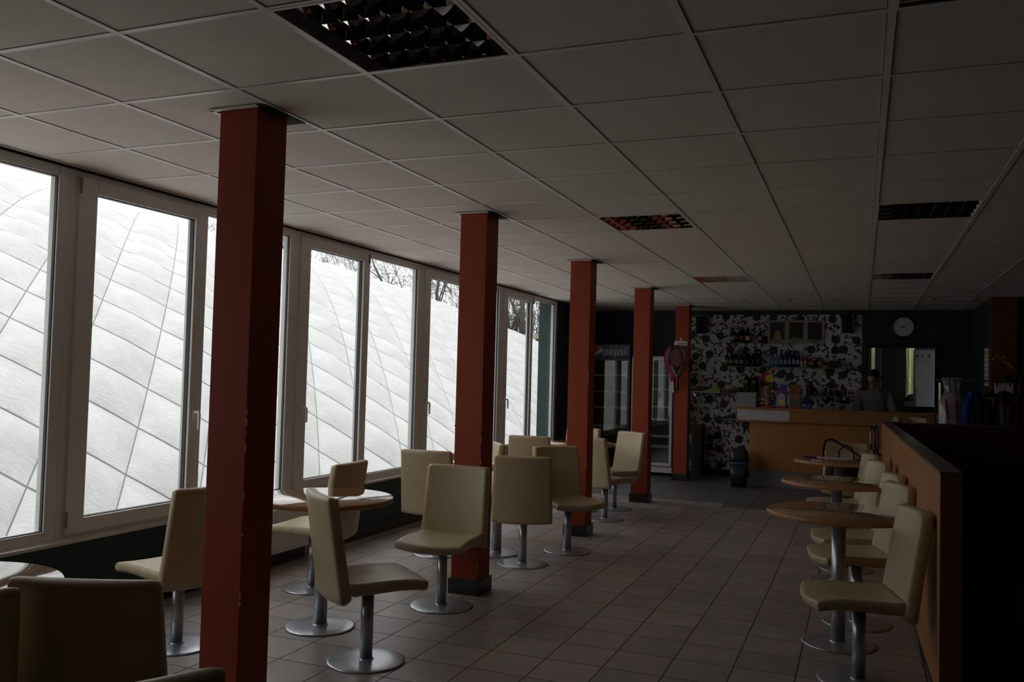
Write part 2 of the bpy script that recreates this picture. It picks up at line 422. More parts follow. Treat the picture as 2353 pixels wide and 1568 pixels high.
def m_wallpaper():
    m, nt, b = nodes_of('floral_wallpaper_print')
    tc = N(nt, 'ShaderNodeTexCoord').outputs['Object']
    sp = N(nt, 'ShaderNodeSeparateXYZ'); L(nt, tc, sp.inputs[0])
    cb = N(nt, 'ShaderNodeCombineXYZ'); L(nt, sp.outputs[0], cb.inputs[0]); L(nt, sp.outputs[2], cb.inputs[1])
    P = cb.outputs[0]
    def motif(scale, size, petals, depth, off, rnd=.75, squash=0, keep=1.0):
        add = N(nt, 'ShaderNodeVectorMath', operation='ADD'); L(nt, P, add.inputs[0]); add.inputs[1].default_value = (off, off*.7, 0)
        sc_ = N(nt, 'ShaderNodeVectorMath', operation='SCALE'); L(nt, add.outputs[0], sc_.inputs[0]); sc_.inputs['Scale'].default_value = scale
        v = N(nt, 'ShaderNodeTexVoronoi', voronoi_dimensions='2D'); v.inputs['Scale'].default_value = 1; v.inputs['Randomness'].default_value = rnd
        L(nt, sc_.outputs[0], v.inputs['Vector'])
        d = N(nt, 'ShaderNodeVectorMath', operation='SUBTRACT'); L(nt, sc_.outputs[0], d.inputs[0]); L(nt, v.outputs['Position'], d.inputs[1])
        sc2 = N(nt, 'ShaderNodeSeparateColor'); L(nt, v.outputs['Color'], sc2.inputs[0])
        rot = N(nt, 'ShaderNodeVectorRotate', rotation_type='Z_AXIS'); L(nt, d.outputs[0], rot.inputs['Vector']); L(nt, math_node(nt, 'MULTIPLY', sc2.outputs[0], 6.28), rot.inputs['Angle'])
        s2 = N(nt, 'ShaderNodeSeparateXYZ'); L(nt, rot.outputs[0], s2.inputs[0])
        x, y = s2.outputs[0], s2.outputs[1]
        ysq = math_node(nt, 'MULTIPLY', y, 1+squash)
        r = math_node(nt, 'SQRT', math_node(nt, 'ADD', math_node(nt, 'MULTIPLY', x, x), math_node(nt, 'MULTIPLY', ysq, ysq)))
        an = math_node(nt, 'ARCTAN2', ysq, x)
        pet = math_node(nt, 'MULTIPLY_ADD', math_node(nt, 'COSINE', math_node(nt, 'MULTIPLY', an, petals)), depth, 1)
        lim = math_node(nt, 'MULTIPLY', pet, size*scale)
        inside = math_node(nt, 'LESS_THAN', r, lim)
        if keep < 1: inside = math_node(nt, 'MULTIPLY', inside, math_node(nt, 'LESS_THAN', sc2.outputs[1], keep))
        # pale veins between the petals
        vein = math_node(nt, 'LESS_THAN', math_node(nt, 'ABSOLUTE', math_node(nt, 'SUBTRACT', r, math_node(nt, 'MULTIPLY', lim, .45))), size*scale*.05)
        return inside, vein
    a, va = motif(3.8, .062, 7, .08, 0)
    b1, _ = motif(9.5, .022, 3, .55, 3.1, .9, 0, .9)
    c1, _ = motif(6.6, .034, 2, .55, 7.7, .9, .9, .9)
    d1, _ = motif(15, .010, 2, .5, 11.3, 1.0, .8, .6)
    nz = noise(nt, P, 5.5, 2, .5, 1.5)
    stem = math_node(nt, 'LESS_THAN', math_node(nt, 'ABSOLUTE', math_node(nt, 'SUBTRACT', nz, .5)), .006)
    k = math_node(nt, 'MAXIMUM', math_node(nt, 'MAXIMUM', a, b1), math_node(nt, 'MAXIMUM', c1, math_node(nt, 'MAXIMUM', d1, stem)))
    ink = mixc(nt, math_node(nt, 'MULTIPLY', va, a), (.020, .022, .022, 1), (.09, .09, .09, 1))
    L(nt, mixc(nt, k, (.66, .66, .68, 1), ink), b.inputs['Base Color'])
    b.inputs['Roughness'].default_value = .6
    return m
M_WALLP = m_wallpaper()

# ------------------------------------------------------------------ room shell
CZ = 2.592            # ceiling height
XL, YB = -4.12, 14.0  # window wall, back wall
XR, YN = 4.2, -2.9
# floor
fm = MB()
def fq(x0, x1, y0, y1, mi): fm.add([(x0,y0,0),(x1,y0,0),(x1,y1,0),(x0,y1,0)], [(0,1,2,3)], mi)
ya = 5.01+.308*19; yb = ya-.308
fq(XL-.1, -1.526, YN-.1, ya, 0); fq(-1.526, .36, YN-.1, yb, 0)
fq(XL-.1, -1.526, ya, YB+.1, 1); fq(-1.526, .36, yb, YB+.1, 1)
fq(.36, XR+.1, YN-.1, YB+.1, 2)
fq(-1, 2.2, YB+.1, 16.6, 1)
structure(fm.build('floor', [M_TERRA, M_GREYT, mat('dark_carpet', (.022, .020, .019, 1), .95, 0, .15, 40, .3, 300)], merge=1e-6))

# ceiling: tegular tiles hung in a bar grid, holes left for the recessed lights
LIGHTS = [(-1.725, 2.173), (-1.725, 5.773), (-1.725, 9.373), (.075, 2.173), (.075, 5.773), (.075, 9.373)]
HOLE = [(round((x+2.325)/.6), round((y-2.173)/.6)) for x, y in LIGHTS]
cm = MB()
for i in range(-3, 11):
    for j in range(-9, 20):
        if (i, j) in HOLE: continue
        x0 = -2.325+.6*i; y0 = 2.173+.6*j
        x0c, x1c = max(x0+.015, XL), min(x0+.585, XR); y0c, y1c = max(y0+.014, YN), min(y0+.586, YB)
        if x1c <= x0c or y1c <= y0c: continue
        cm.box(x0c, x1c, y0c, y1c, CZ+.004, CZ+.02, 0)
cm.box(XL-.1, XR+.1, YN-.1, YB+.1, CZ+.14, CZ+.16, 1)
structure(cm.build('ceiling', [M_CEIL, M_VOID]))
tm = MB()
for i in range(-3, 12):
    x = -2.325+.6*i
    if XL < x < XR: tm.box(x-.0125, x+.0125, YN, YB, CZ, CZ+.012, 0)
for j in range(-9, 20):
    y = 2.173+.6*j
    if YN < y < YB: tm.box(XL, XR, y-.0115, y+.0115, CZ+.0006, CZ+.012, 0)
structure(tm.build('trim_1', [M_TBAR]))
# perimeter angle along the window wall
pm = MB(); pm.box(XL, XL+.024, YN, YB, CZ-.001, CZ+.01); structure(pm.build('trim_2', [M_TBAR]))

# left wall: parapet below the windows, solid end after the last one
lw = MB(); lw.box(XL-.30, XL, YN-.2, 12.06, -.33, .478); lw.box(XL-.30, XL, 12.06, YB+.2, -.3, CZ+.15)
lw.box(XL-.30, XL-.02, 1.47, 12.06, CZ-.015, CZ+.3); lw.box(XL-.30, XL, YN-.2, 1.47, .478, CZ+.3)
structure(lw.build('wall_left', [M_DKGREEN]))
sl = MB(); sl.box(XL-.02, XL+.035, 1.47, 12.06, .478, .498); structure(sl.build('trim_3', [M_SILL], bevel=.004))
bb = MB(); bb.box(XL, XL+.012, YN, 12.9, 0, .085); structure(bb.build('baseboard_left', [M_BLACK]))
# exterior green pier beyond the last window
ep = MB(); ep.box(-4.36, -4.405, 12.10, 12.40, -.32, 3.2); ep.box(-4.36, -4.14, 12.10, 12.40, -.32, 3.2)
structure(ep.build('wall_outer_pier', [M_OUTGREEN]))

# back wall with hatch and slit, wallpaper panel
HX0, HX1, HZ0, HZ1 = .10, .99, 1.185, 2.04
SX0, SX1, SZ1 = 1.035, 1.069, 1.54
bw = MB(); T = .12
bw.box(XL-.2, HX0, YB, YB+T, -.1, CZ+.2); bw.box(HX0, HX1, YB, YB+T, -.1, HZ0); bw.box(HX0, HX1, YB, YB+T, HZ1, CZ+.2)
bw.box(HX1, SX0, YB, YB+T, -.1, CZ+.2); bw.box(SX0, SX1, YB, YB+T, SZ1, CZ+.2); bw.box(SX1, XR, YB, YB+T, -.1, CZ+.2)
wb = structure(bw.build('wall_back', [M_DKGREEN]))
wp = MB(); wp.box(-2.55, 0.0, YB-.006, YB, .105, 2.525); o = wp.build('wallpaper', [M_WALLP]); o.parent = wb
o['label'] = 'white wallpaper with black flowers'
bk = MB(); bk.box(-3.2, 1.5, YB-.014, YB-.0, 0, .10); structure(bk.build('baseboard_back', [M_BLACK]))
# hatch frame
hf = MB()
hf.box(HX0-.06, HX0, YB-.03, YB+T, HZ0-.06, HZ1+.06); hf.box(HX1, HX1+.03, YB-.03, YB+T, HZ0-.06, HZ1+.06)
hf.box(HX0, HX1, YB-.03, YB+T, HZ1, HZ1+.06); hf.box(HX0, HX1, YB-.03, YB+T, HZ0-.06, HZ0)
structure(hf.build('trim_4', [M_BLK], bevel=.004))

# right-hand walls
rw = MB(); rw.box(1.47, 1.59, 12.2, YB, 0, CZ+.1); structure(rw.build('wall_right_rear', [M_DKGREEN]))
rw = MB(); rw.box(1.74, XR, 12.08, 12.2, 0, CZ+.1); structure(rw.build('wall_side_room', [M_DARKWALL]))
rw = MB(); rw.box(XR, XR+.12, YN-.1, 12.2, -.1, CZ+.2); structure(rw.build('wall_right', [M_DARKWALL]))
rw = MB(); rw.box(XL-.3, XR+.1, YN-.12, YN, -.1, CZ+.2); structure(rw.build('wall_near', [M_DKGREEN]))

# back room seen through the hatch
br = MB(); Y2 = 16.3
def seg(x0, x1, z0=-.1, z1=2.9): br.box(x0, x1, Y2, Y2+.1, z0, z1)
seg(-.8, .155); seg(.21, .705); seg(.83, 1.17); seg(1.27, 2.0)
for a, c in ((.155, .21), (.705, .83), (1.17, 1.27)): br.box(a, c, Y2, Y2+.1, 2.3, 2.9); br.box(a, c, Y2, Y2+.1, -.1, .5)
br.box(-.9, -.8, YB+T, Y2+.1, -.1, 2.9); br.box(2.0, 2.1, YB+T, Y2+.1, -.1, .9); br.box(2.0, 2.1, YB+T, Y2+.1, 2.2, 2.9); br.box(2.0, 2.1, 15.35, Y2+.1, .9, 2.2); br.box(-.9, 2.1, YB+T, Y2+.1, 2.7, 2.9)  # gap in the unseen right wall added to throw daylight on the fridge
structure(br.build('wall_back_room', [M_LTWALL]))
pn = MB(); pn.box(.315, .70, Y2-.03, Y2, 0, 2.5); structure(pn.build('wall_back_room_panel', [M_TAUPE]))
pn = MB(); pn.box(.295, .315, Y2-.04, Y2, 0, 2.5); structure(pn.build('trim_5', [M_WHITE]))

# ------------------------------------------------------------------ windows (casement + fixed light, one unit each)
def window(n, a, b=None):
    P = 2.115; b = a+P if b is None else b
    root = thing('window_%d' % n, None, None, (XL, a, .498), kind='structure')
    X0, X1 = XL-.085, XL-.015          # frame depth
    z0, z1 = .498, CZ-.01
    mu0, mu1 = a+1.075, a+1.117         # mullion around here
    fr = MB()
    fr.box(X0, X1, a, a+.062, z0, z1); fr.box(X0, X1, b-.072, b, z0, z1)
    fr.box(X0, X1, a+.062, b-.072, z0, z0+.062); fr.box(X0, X1, a+.062, b-.072, z1-.058, z1)
    fr.box(X0, X1, a+1.045, a+1.117, z0+.062, z1-.058)
    fr.build('window_frame', [M_UPVC], root, bevel=.004)
    # opening sash, standing proud of the frame
    s0, s1, sz0, sz1 = a+.050, a+1.062, z0+.028, z1-.030
    sa = MB(); sx0, sx1 = X1-.055, X1+.020; t = .126
    sa.box(sx0, sx1, s0, s0+t, sz0, sz1); sa.box(sx0, sx1, s1-.078, s1, sz0, sz1)
    sa.box(sx0, sx1, s0+t, s1-.078, sz0, sz0+.082); sa.box(sx0, sx1, s0+t, s1-.078, sz1-.085, sz1)
    sash = sa.build('sash', [M_UPVC], root, bevel=.006)
    g = MB(); gx = X1-.03
    g.box(gx-.02, gx, s0+t-.005, s1-.073, sz0+.077, sz1-.080); g.build('glass_pane', [M_GLASS], root)
    g = MB(); g.box(gx-.02, gx, a+1.11, b-.067, z0+.055, z1-.05); g.build('glass_pane', [M_GLASS], root)
    gk = MB()
    for (q0, q1, h0, h1, xx) in ((s0+t, s1-.078, sz0+.082, sz1-.085, sx1-.02), (a+1.117, b-.072, z0+.062, z1-.058, X1-.012)):
        e = .005
        gk.box(gx, xx, q0, q0+e, h0, h1); gk.box(gx, xx, q1-e, q1, h0, h1); gk.box(gx, xx, q0+e, q1-e, h0, h0+e); gk.box(gx, xx, q0+e, q1-e, h1-e, h1)
    gk.build('gasket', [M_GASKET], root)
    # handle, sits on the stile away from the hinges (alternates along the facade)
    hy = s1-.04 if n == 2 else s0+.062
    hd = MB(); hd.box(sx1, sx1+.010, hy-.014, hy+.014, 1.135, 1.205)
    hd.tube([(sx1+.008, hy, 1.185), (sx1+.045, hy, 1.185), (sx1+.05, hy, 1.17), (sx1+.05, hy, 1.07)], [.010, .010, .011, .009], 10)
    hd.build('handle', [M_WHITE], root, bevel=.002)
    hg = MB(); hyy = s0 if n == 2 else s1
    for z in (sz0+.04, sz1-.10):
        hg.tube([(sx1+.006, hyy, z), (sx1+.006, hyy, z+.085)], .008, 10)
    hg.build('hinge', [M_GREY], root)
    return root
for n, k in enumerate(range(-1, 4)):
    window(n+1, 3.585+2.115*k)

# ------------------------------------------------------------------ columns
def column(y, label, i):
    x0, x1 = -2.575, -2.375
    root = thing('column', label, 'column', ((x0+x1)/2, y+.1, 0), group='red columns down the room')
    c = MB(); c.box(x0, x1, y, y+.20, 0.0, CZ+.03); c.build('shaft', [M_RED], root, bevel=.004)
    s = MB(); e = .014; s.box(x0-e, x1+e, y-e, y+.20+e, 0, .10); s.build('skirting', [M_BLACK], root, bevel=.003)
    p = MB(); p.box(x0-.035, x1+.045, y-.012, y+.27, CZ-.003, CZ+.0035); p.box(x0-.045, x0-.02, y-.02, y+.22, CZ-.008, CZ-.001, 1)  # black plate paints the darkness of the hole cut in the tile
    p.box(x0-.045, x1+.01, y-.028, y-.008, CZ-.008, CZ-.001, 1)
    p.build('painted_gap_and_trim', [M_VOID, M_TBAR], root)
    ch = MB(); R = random.Random(i)
    for k in range(9):
        z = R.uniform(.15, 1.5); h = R.uniform(.006, .03); ex = x1+.0005 if R.random() < .7 else x0-.0005
        ch.box(ex-.0035, ex+.001, y-.001, y+.0035, z, z+h)
    ch.build('paint_chips', [M_CHIP], root)
    return root
COLY = [2.975, 5.41, 7.865, 10.375, 12.93, .52]
for i, (y, l) in enumerate(zip(COLY, [
    'nearest and largest red column, from floor to ceiling at the left',
    'second red column from the camera, behind the chair seen from the front',
    'third red column from the camera, with the round table behind it',
    'fourth red column from the camera, beside the blue lit drinks cooler',
    'farthest red column, with tennis rackets hanging on its front',
    'red column outside the left edge of the picture, nearest the camera position'])): column(y, l, i)

# ------------------------------------------------------------------ chairs
EU = [-1, -.993, -.975, -.94, -.88, -.75, -.5, -.25, 0, .25, .5, .75, .88, .94, .975, .993, 1]
def edge_prof(u, v, hu, hv, r):
    d = min((1-abs(u))*hu, (1-abs(v))*hv); q = 1-min(d/r, 1)
    return sqrt(max(0, 1-q*q))
def make_chair(tall=0.0):
    root = thing('swivel_chair', '', 'chair')
    def back(u, v):
        z = .355 + (v+1)/2*.515; hw = .232 - .014*(v+1)/2
        hw -= .010*max(0, (abs(v)-.93)/.07)**2
        y = -.212 - .075*((z-.40)/.47) + .030*u*u
        zz = z - .006*max(0, (abs(u)-.9)/.1)**2*max(0, v)**3 - .012*(1-u*u)*max(0, -v)**2
        return (u*hw, y, zz+tall)
    b = MB().slab(back, EU, EU, lambda u, v: .033*edge_prof(u, v, .23, .257, .016)*(1-.12*(v+1)/2))
    b.build('backrest', [M_LEATH], root, merge=1e-6, world=False)
    def seat(u, v):
        y = -.185 + (v+1)/2*(.425+.035*(1-u*u))
        hw = .222 + .006*v
        z = .412 + .016*u*u - .010*(1-v*v) - .014*max(0, v-.55)**2*5 + .006*sin(v*3+1)
        return (u*hw, y, z+tall)
    s = MB().slab(seat, EU, EU, lambda u, v: .031*edge_prof(u, v, .22, .215, .014)*(1-.18*(v+1)/2))
    s.build('seat', [M_LEATH], root, merge=1e-6, world=False)
    p = MB().lathe([(.0325, .010), (.0325, .372+tall)], seg=28)
    p.lathe([(.040, .010), (.040, .014), (.0335, .020)], seg=28)
    p.build('pedestal', [M_STEEL], root, world=False)
    q = MB(); q.box(-.09, .09, -.10, .10, .366+tall, .384+tall); q.build('seat_plate', [M_BLK], root, world=False, bevel=.003)
    d = MB().lathe([(.198, .0), (.2, .003), (.199, .007), (.190, .0095), (.12, .0115), (.0, .0125)], seg=64)
    d.build('base_disc', [M_STEEL], root, world=False)
    return root
CG_L = 'beige pedestal chairs along the windows'; CG_R = 'beige pedestal chairs along the low wooden wall'
chairs = [
 # x, y, heading, label, group
 (-3.375, 3.722, 165, 'beige pedestal chair half hidden behind the nearest red column, seat pointing to the windows', CG_L),
 (-2.345, 3.945, 49, 'beige pedestal chair in the foreground seen side-on, seat pointing right', CG_L),
 (-3.462, 5.084, 184, 'beige pedestal chair between the nearest window table and the radiator', CG_L),
 (-2.478, 5.075, 275, 'beige pedestal chair facing the camera in front of the second red column', CG_L),
 (-3.235, 6.510, 94, 'beige pedestal chair seen from behind, left of the second red column', CG_L),
 (-2.470, 6.490, 108, 'beige pedestal chair seen from behind, just right of the second red column', CG_L),
 (-2.314, 7.149, 316, 'dark shaded beige chair turned right, in front of the third red column', CG_L),
 (-3.290, 7.200, 220, 'beige chair by the window, one back corner showing right of the second red column', CG_L),
 (-3.190, 8.690, 96, 'beige chair seen from behind, left of the third red column', CG_L),
 (-2.495, 8.950, 66, 'beige pedestal chair turned away, right of the third red column', CG_L),
 (-2.598, 9.700, 237, 'brightly lit beige chair with its back against the fourth red column', CG_L),
 (-3.150, 9.950, 265, 'beige chair at the far window table, mostly behind the third red column', CG_L),
 (-2.150, 2.141, 111, 'dark beige chair back filling the bottom left corner', CG_L),
 (-2.470, 1.690, 150, 'beige chair cut off by the left edge of the picture', CG_L),
 (-1.550, 1.430, 148, 'beige chair of which only the top of the back shows at the bottom edge', CG_L),
 (.000, 4.765, 193, 'nearest beige chair against the low wooden wall at the right', CG_R),
 (-.020, 5.895, 198, 'second beige chair from the camera along the low wooden wall', CG_R),
 (-.040, 6.560, 193, 'third beige chair from the camera along the low wooden wall', CG_R),
 (-.110, 7.560, 198, 'fourth beige chair from the camera along the low wooden wall', CG_R),
 (-.170, 8.330, 193, 'fifth beige chair along the low wooden wall, nearest the racket table', CG_R),
 (-.140, 9.560, 270, 'beige chair with a black shoulder bag, behind the farthest right table', CG_R),
]
proto = make_chair()
for i, (x, y, h, l, g) in enumerate(chairs):
    rz = radians(h-90)
    if i == 0: proto.location = (x, y, 0); proto.rotation_euler = (0, 0, rz); proto['label'] = l; proto['group'] = g
    else: copy_tree(proto, (x, y, 0), rz, l, g)
tallc = make_chair(.215)
tallc.location = (.165, 12.30, 0); tallc.rotation_euler = (0, 0, radians(182-90))
tag(tallc, 'high beige chair whose narrow back edge peeks over the low wall, nearer the person', 'chair', 'high chairs at the bar counter')
copy_tree(tallc, (.90, 12.33, 0), radians(28-90), 'high beige chair whose wider back top shows over the low wall, right of the other', 'high chairs at the bar counter')

# ------------------------------------------------------------------ round tables
def make_table():
    root = thing('round_table', '', 'table')
    t = MB().lathe([(.392, .722), (.397, .724), (.4, .728), (.4, .746), (.397, .750), (0, .750)], seg=96, mis=[0, 0, 0, 0, 1, 1])
    t.build('tabletop', [M_EDGE, M_TOP], root, world=False)
    p = MB().lathe([(.039, .010), (.039, .716)], seg=32).lathe([(.046, .011), (.046, .016), (.040, .022)], seg=32)
    p.lathe([(.11, .708), (.11, .722)], seg=32)
    p.build('pedestal', [M_STEEL], root, world=False)
    MB().lathe([(.198, .0), (.2, .003), (.199, .008), (.190, .0105), (.12, .0125), (.0, .0135)], seg=64).build('base_disc', [M_STEEL], root, world=False)
    return root
tables = [
 (-2.895, 4.345, 20, 'round wooden table shining with window light, just right of the nearest red column', 'round tables by the windows'),
 (-2.812, 6.780, 80, 'round table hidden among the chairs behind the second red column', 'round tables by the windows'),
 (-2.915, 9.400, 50, 'far round window table showing between two chairs left of the third red column', 'round tables by the windows'),
 (-2.790, 1.940, 10, 'round table cut off by the left edge, behind the dark chair back', 'round tables by the windows'),
 (-.112, 5.388, 35, 'nearest round wooden table along the low wooden wall', 'round tables by the low wall'),
 (-.165, 7.050, 70, 'middle round wooden table along the low wooden wall', 'round tables by the low wall'),
 (-.200, 8.960, 15, 'farthest round wooden table along the low wall, with a racket on it', 'round tables by the low wall'),
]
tp = make_table()
for i, (x, y, r, l, g) in enumerate(tables):
    if i == 0: tp.location = (x, y, 0); tp.rotation_euler = (0, 0, radians(r)); tp['label'] = l; tp['group'] = g
    else: copy_tree(tp, (x, y, 0), radians(r), l, g)

# ------------------------------------------------------------------ low wooden walls
PX0, PX1, PZ = .337, .430, 1.093
root = thing('low_partition', 'long low wooden partition with dark polished top, running away at the right', 'partition', (.38, 4.48, 0))
def foot(e, y0, y1):      # footprint of the long partition, which runs very slightly askew
    xa = lambda y: .340-.0233*(y-4.485)
    return [(xa(y0)-e, y0), (xa(y0)+.093+e, y0), (xa(y1)+.093+e, y1), (xa(y1)-e, y1)]
p = MB(); p.poly(foot(0, 4.485, 10.2), .055, PZ-.016); p.build('wood_panel', [M_BEECH], root, bevel=.002)
p = MB(); p.box(.341, .432, 4.478, 4.4855, .055, PZ-.016); e_ = p.build('end_panel', [mat('dark_brown_end_panel', (.17, .075, .03, 1), .5)], root); e_['label'] = 'darker end panel'  # end face in a darker brown than the long panel
p = MB(); p.poly(foot(.001, 4.476, 10.2), PZ-.016, PZ); p.build('top_cap', [M_CAPST], root, bevel=.002)
p = MB(); p.poly(foot(-.006, 4.49, 10.2), 0, .055); p.build('plinth', [M_BLACK], root)
root = thing('cross_partition', 'low dark wooden partition crossing to the right, in front of the clothes rail', 'partition', (1.5, 10.2, 0))
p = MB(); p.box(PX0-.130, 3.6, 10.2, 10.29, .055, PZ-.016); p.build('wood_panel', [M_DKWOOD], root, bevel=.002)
p = MB(); p.box(PX0-.131, 3.6, 10.199, 10.291, PZ-.016, PZ); p.build('top_cap', [M_CAPST], root, bevel=.002)
p = MB(); p.box(PX0-.124, 3.6, 10.206, 10.284, 0, .055); p.build('plinth', [M_BLACK], root)

# ------------------------------------------------------------------ radiator
root = thing('radiator', 'white panel radiator under the window behind the nearest table', 'radiator', (-4.06, 5.2, .11))
r = MB(); r.box(-4.035, -4.020, 4.45, 5.90, .112, .425)
for k in range(43): y = 4.47+k*.033; r.box(-4.020, -4.016, y, y+.018, .125, .412)
r.build('front_panel', [M_RAD], root, bevel=.002)
r = MB(); r.box(-4.10, -4.085, 4.45, 5.90, .112, .425); r.build('rear_panel', [M_RAD], root)
r = MB()
for k in range(72): y = 4.452+k*.0201; r.box(-4.10, -4.02, y, y+.008, .425, .432)
r.box(-4.10, -4.094, 4.45, 5.90, .425, .434); r.box(-4.026, -4.02, 4.45, 5.90, .425, .434)
r.build('top_grille', [M_RAD], root)
r = MB(); r.box(-4.10, -4.02, 4.445, 4.452, .112, .432); r.box(-4.10, -4.02, 5.898, 5.905, .112, .432); r.build('side_cover', [M_RAD], root)
r = MB(); r.tube([(-4.06, 5.86, .115), (-4.06, 5.86, .0)], .008); r.tube([(-4.06, 4.5, .115), (-4.06, 4.5, .0)], .008); r.box(-4.118, -4.10, 4.7, 4.74, .15, .40); r.box(-4.118, -4.10, 5.6, 5.64, .15, .40)
r.build('pipes', [M_RAD], root)

# ------------------------------------------------------------------ ceiling lights
def make_light():
    root = thing('ceiling_light', '', 'ceiling light')
    w_ = .575; h = .075
    fr = MB()
    for (x0, x1, y0, y1) in ((-.295, .295, -.295, -.283), (-.295, .295, .283, .295), (-.295, -.283, -.283, .283), (.283, .295, -.283, .283)):
        fr.box(x0, x1, y0, y1, -.002, .012)
    fr.build('frame', [M_TBAR], root, world=False)
    hb = MB(); hb.box(-.29, .29, -.29, .29, .105, .118); hb.box(-.29, -.284, -.29, .29, .012, .105); hb.box(.284, .29, -.29, .29, .012, .105)
    hb.box(-.29, .29, -.29, -.284, .012, .105); hb.box(-.29, .29, .284, .29, .012, .105)
    hb.build('housing', [M_WHITE], root, world=False)
    # parabolic mirror channels running across, one per tube
    cw = .566/4
    for c in range(4):
        y0 = -.283+cw*c; ym = y0+cw/2
        ch = MB(); n = 9
        for sgn in (-1, 1):
            vs = []
            for i in range(n):
                t = i/(n-1); z = .002+.085*t; off = cw/2*(1-.20*t-.33*t*t) - .001
                vs += [(-.283, ym+sgn*off, z), (.283, ym+sgn*off, z)]
            fs = [(2*i, 2*i+1, 2*i+3, 2*i+2) for i in range(n-1)]
            ch.add(vs, fs, 0, True)
        ch.add([(-.283, ym-cw*.25, .087), (.283, ym-cw*.25, .087), (.283, ym+cw*.25, .087), (-.283, ym+cw*.25, .087)], [(0, 1, 2, 3)], 0)
        ch.build('reflector', [M_MIRROR], root, world=False)
        bl = MB()
        for k in range(1, 7):
            x = -.283+.566*k/7; n = 6
            for sgn in (-1, 1):
                vs = []
                for i in range(n):
                    t = i/(n-1); z = .002+.050*t; off = .015*t+.001
                    yo = cw/2*(1-.20*t*.6-.33*t*t*.36)-.002
                    vs += [(x+sgn*off, ym-yo, z), (x+sgn*off, ym+yo, z)]
                bl.add(vs, [(2*i, 2*i+1, 2*i+3, 2*i+2) for i in range(n-1)], 0, True)
        bl.build('louvre_blades', [M_MIRROR], root, world=False)
        MB().tube([(-.27, ym, .072), (.27, ym, .072)], .008, 12).build('fluorescent_tube', [M_TUBE], root, world=False)
    return root
LL = ['large mirror louvre light at the top left, reflecting the red column', 'mirror louvre light over the aisle, reflecting red, right of the third red column',
      'small far louvre light over the aisle, just left of the spotlights', 'louvre light cut off by the top edge at the right',
      'larger of the two dark louvre lights at the right of the ceiling', 'smaller and farther of the two dark louvre lights at the right']
lp = make_light()
for i, ((x, y), l) in enumerate(zip(LIGHTS, LL)):
    g = 'recessed louvre ceiling lights'
    if i == 0: lp.location = (x+.3, y+.3, CZ+.001); lp['label'] = l; lp['group'] = g
    else: copy_tree(lp, (x+.3, y+.3, CZ+.001), 0, l, g)

# recessed spotlights over the bar
def make_spot():
    root = thing('recessed_spotlight', '', 'spotlight')
    MB().lathe([(.029, .012), (.031, -.002), (.035, -.006), (.040, -.006), (.044, -.003), (.045, .002)], seg=32).build('trim_ring', [M_CHROME], root, world=False)
    MB().lathe([(.030, .003), (.024, .03), (.0, .034)], seg=32).build('reflector', [M_BLK], root, world=False)
    return root
sp = make_spot(); SPX = [-1.48, -.90, -.33, .25, .82, 1.33]
SL = ['leftmost', 'second from left', 'third from left', 'third from right', 'second from right', 'rightmost']
for i, x in enumerate(SPX):
    l = SL[i]+' of the six small spotlights in the ceiling before the bar'; g = 'spotlights over the bar'
    if i == 0: sp.location = (x, 12.2, CZ+.0005); sp['label'] = l; sp['group'] = g
    else: copy_tree(sp, (x, 12.2, CZ+.0005), 0, l, g)

# ------------------------------------------------------------------ bar counter
root = thing('bar_counter', 'long wooden bar counter with overhanging top shelf and grey kick panel', 'counter', (-.2, 13.1, 0))
CT = 1.122
c = MB(); c.box(-1.484, 1.46, 12.90, 13.35, .225, .925); c.build('body', [M_BEECH], root, bevel=.003)
c = MB(); c.box(-1.470, 1.46, 12.915, 13.34, 0, .225); c.build('kick_panel', [M_KICK], root)
c = MB(); c.box(-1.670, 1.46, 12.84, 13.22, CT-.032, CT); c.build('counter_top', [M_BEECHX], root, bevel=.003)
c = MB(); c.box(-.93, 1.46, 12.845, 12.87, .925, CT-.032); c.box(-1.665, -.93, 12.845, 13.2, .913, .938); c.box(-1.668, -1.655, 12.845, 13.2, .938, CT-.032); c.box(-1.655, 1.46, 13.195, 13.21, .925, CT-.032)
c.build('shelf_fascia', [M_BEECHX], root, bevel=.002)
c = MB(); c.box(-1.652, -.935, 12.852, 12.858, .940, CT-.034); c.build('frosted_front', [mat('frosted_white_panel', (.62, .56, .57, 1), .35)], root)
c = MB(); c.box(-1.48, 1.46, 13.22, 13.43, .945, .975); c.build('worktop', [M_GREY], root)

# ------------------------------------------------------------------ wall shelves behind the bar
M_SHELF = m_glass('shelf_glass', (.85, .92, .90, 1), .08, .05, .3, (.5, .55, .55, 1))
def shelf(x0, x1, z, label, d=.20, name='wall_shelf'):
    root = thing(name, label, 'shelf', ((x0+x1)/2, YB-.006, z), group='glass shelves on the wallpaper')
    s = MB(); s.box(x0, x1, YB-.006-d, YB-.006, z-.010, z); s.build('shelf_board', [M_SHELF], root, bevel=.001)
    for x in (x0+.08, x1-.08):
        b = MB(); b.box(x-.008, x+.008, YB-.10, YB-.006, z-.022, z-.010); b.box(x-.008, x+.008, YB-.016, YB-.006, z-.06, z-.010); b.build('bracket', [M_CHROME], root)
    return root
shelf(-1.96, -1.38, 2.083, 'top glass shelf with liquor bottles, left of the picture frames')
shelf(-2.02, -.32, 1.722, 'long middle glass shelf carrying the rows of drink bottles')
shelf(-2.54, -1.44, 1.295, 'lower left glass shelf carrying sports shoes')
shelf(-.82, -.06, 1.305, 'lower right glass shelf behind the counter with small goods')
shelf(-2.06, -1.70, .888, 'lowest glass shelf with one shoe, beside the counter end')
shelf(-.28, -.12, 1.712, 'tiny glass shelf at the right of the wallpaper', .12)

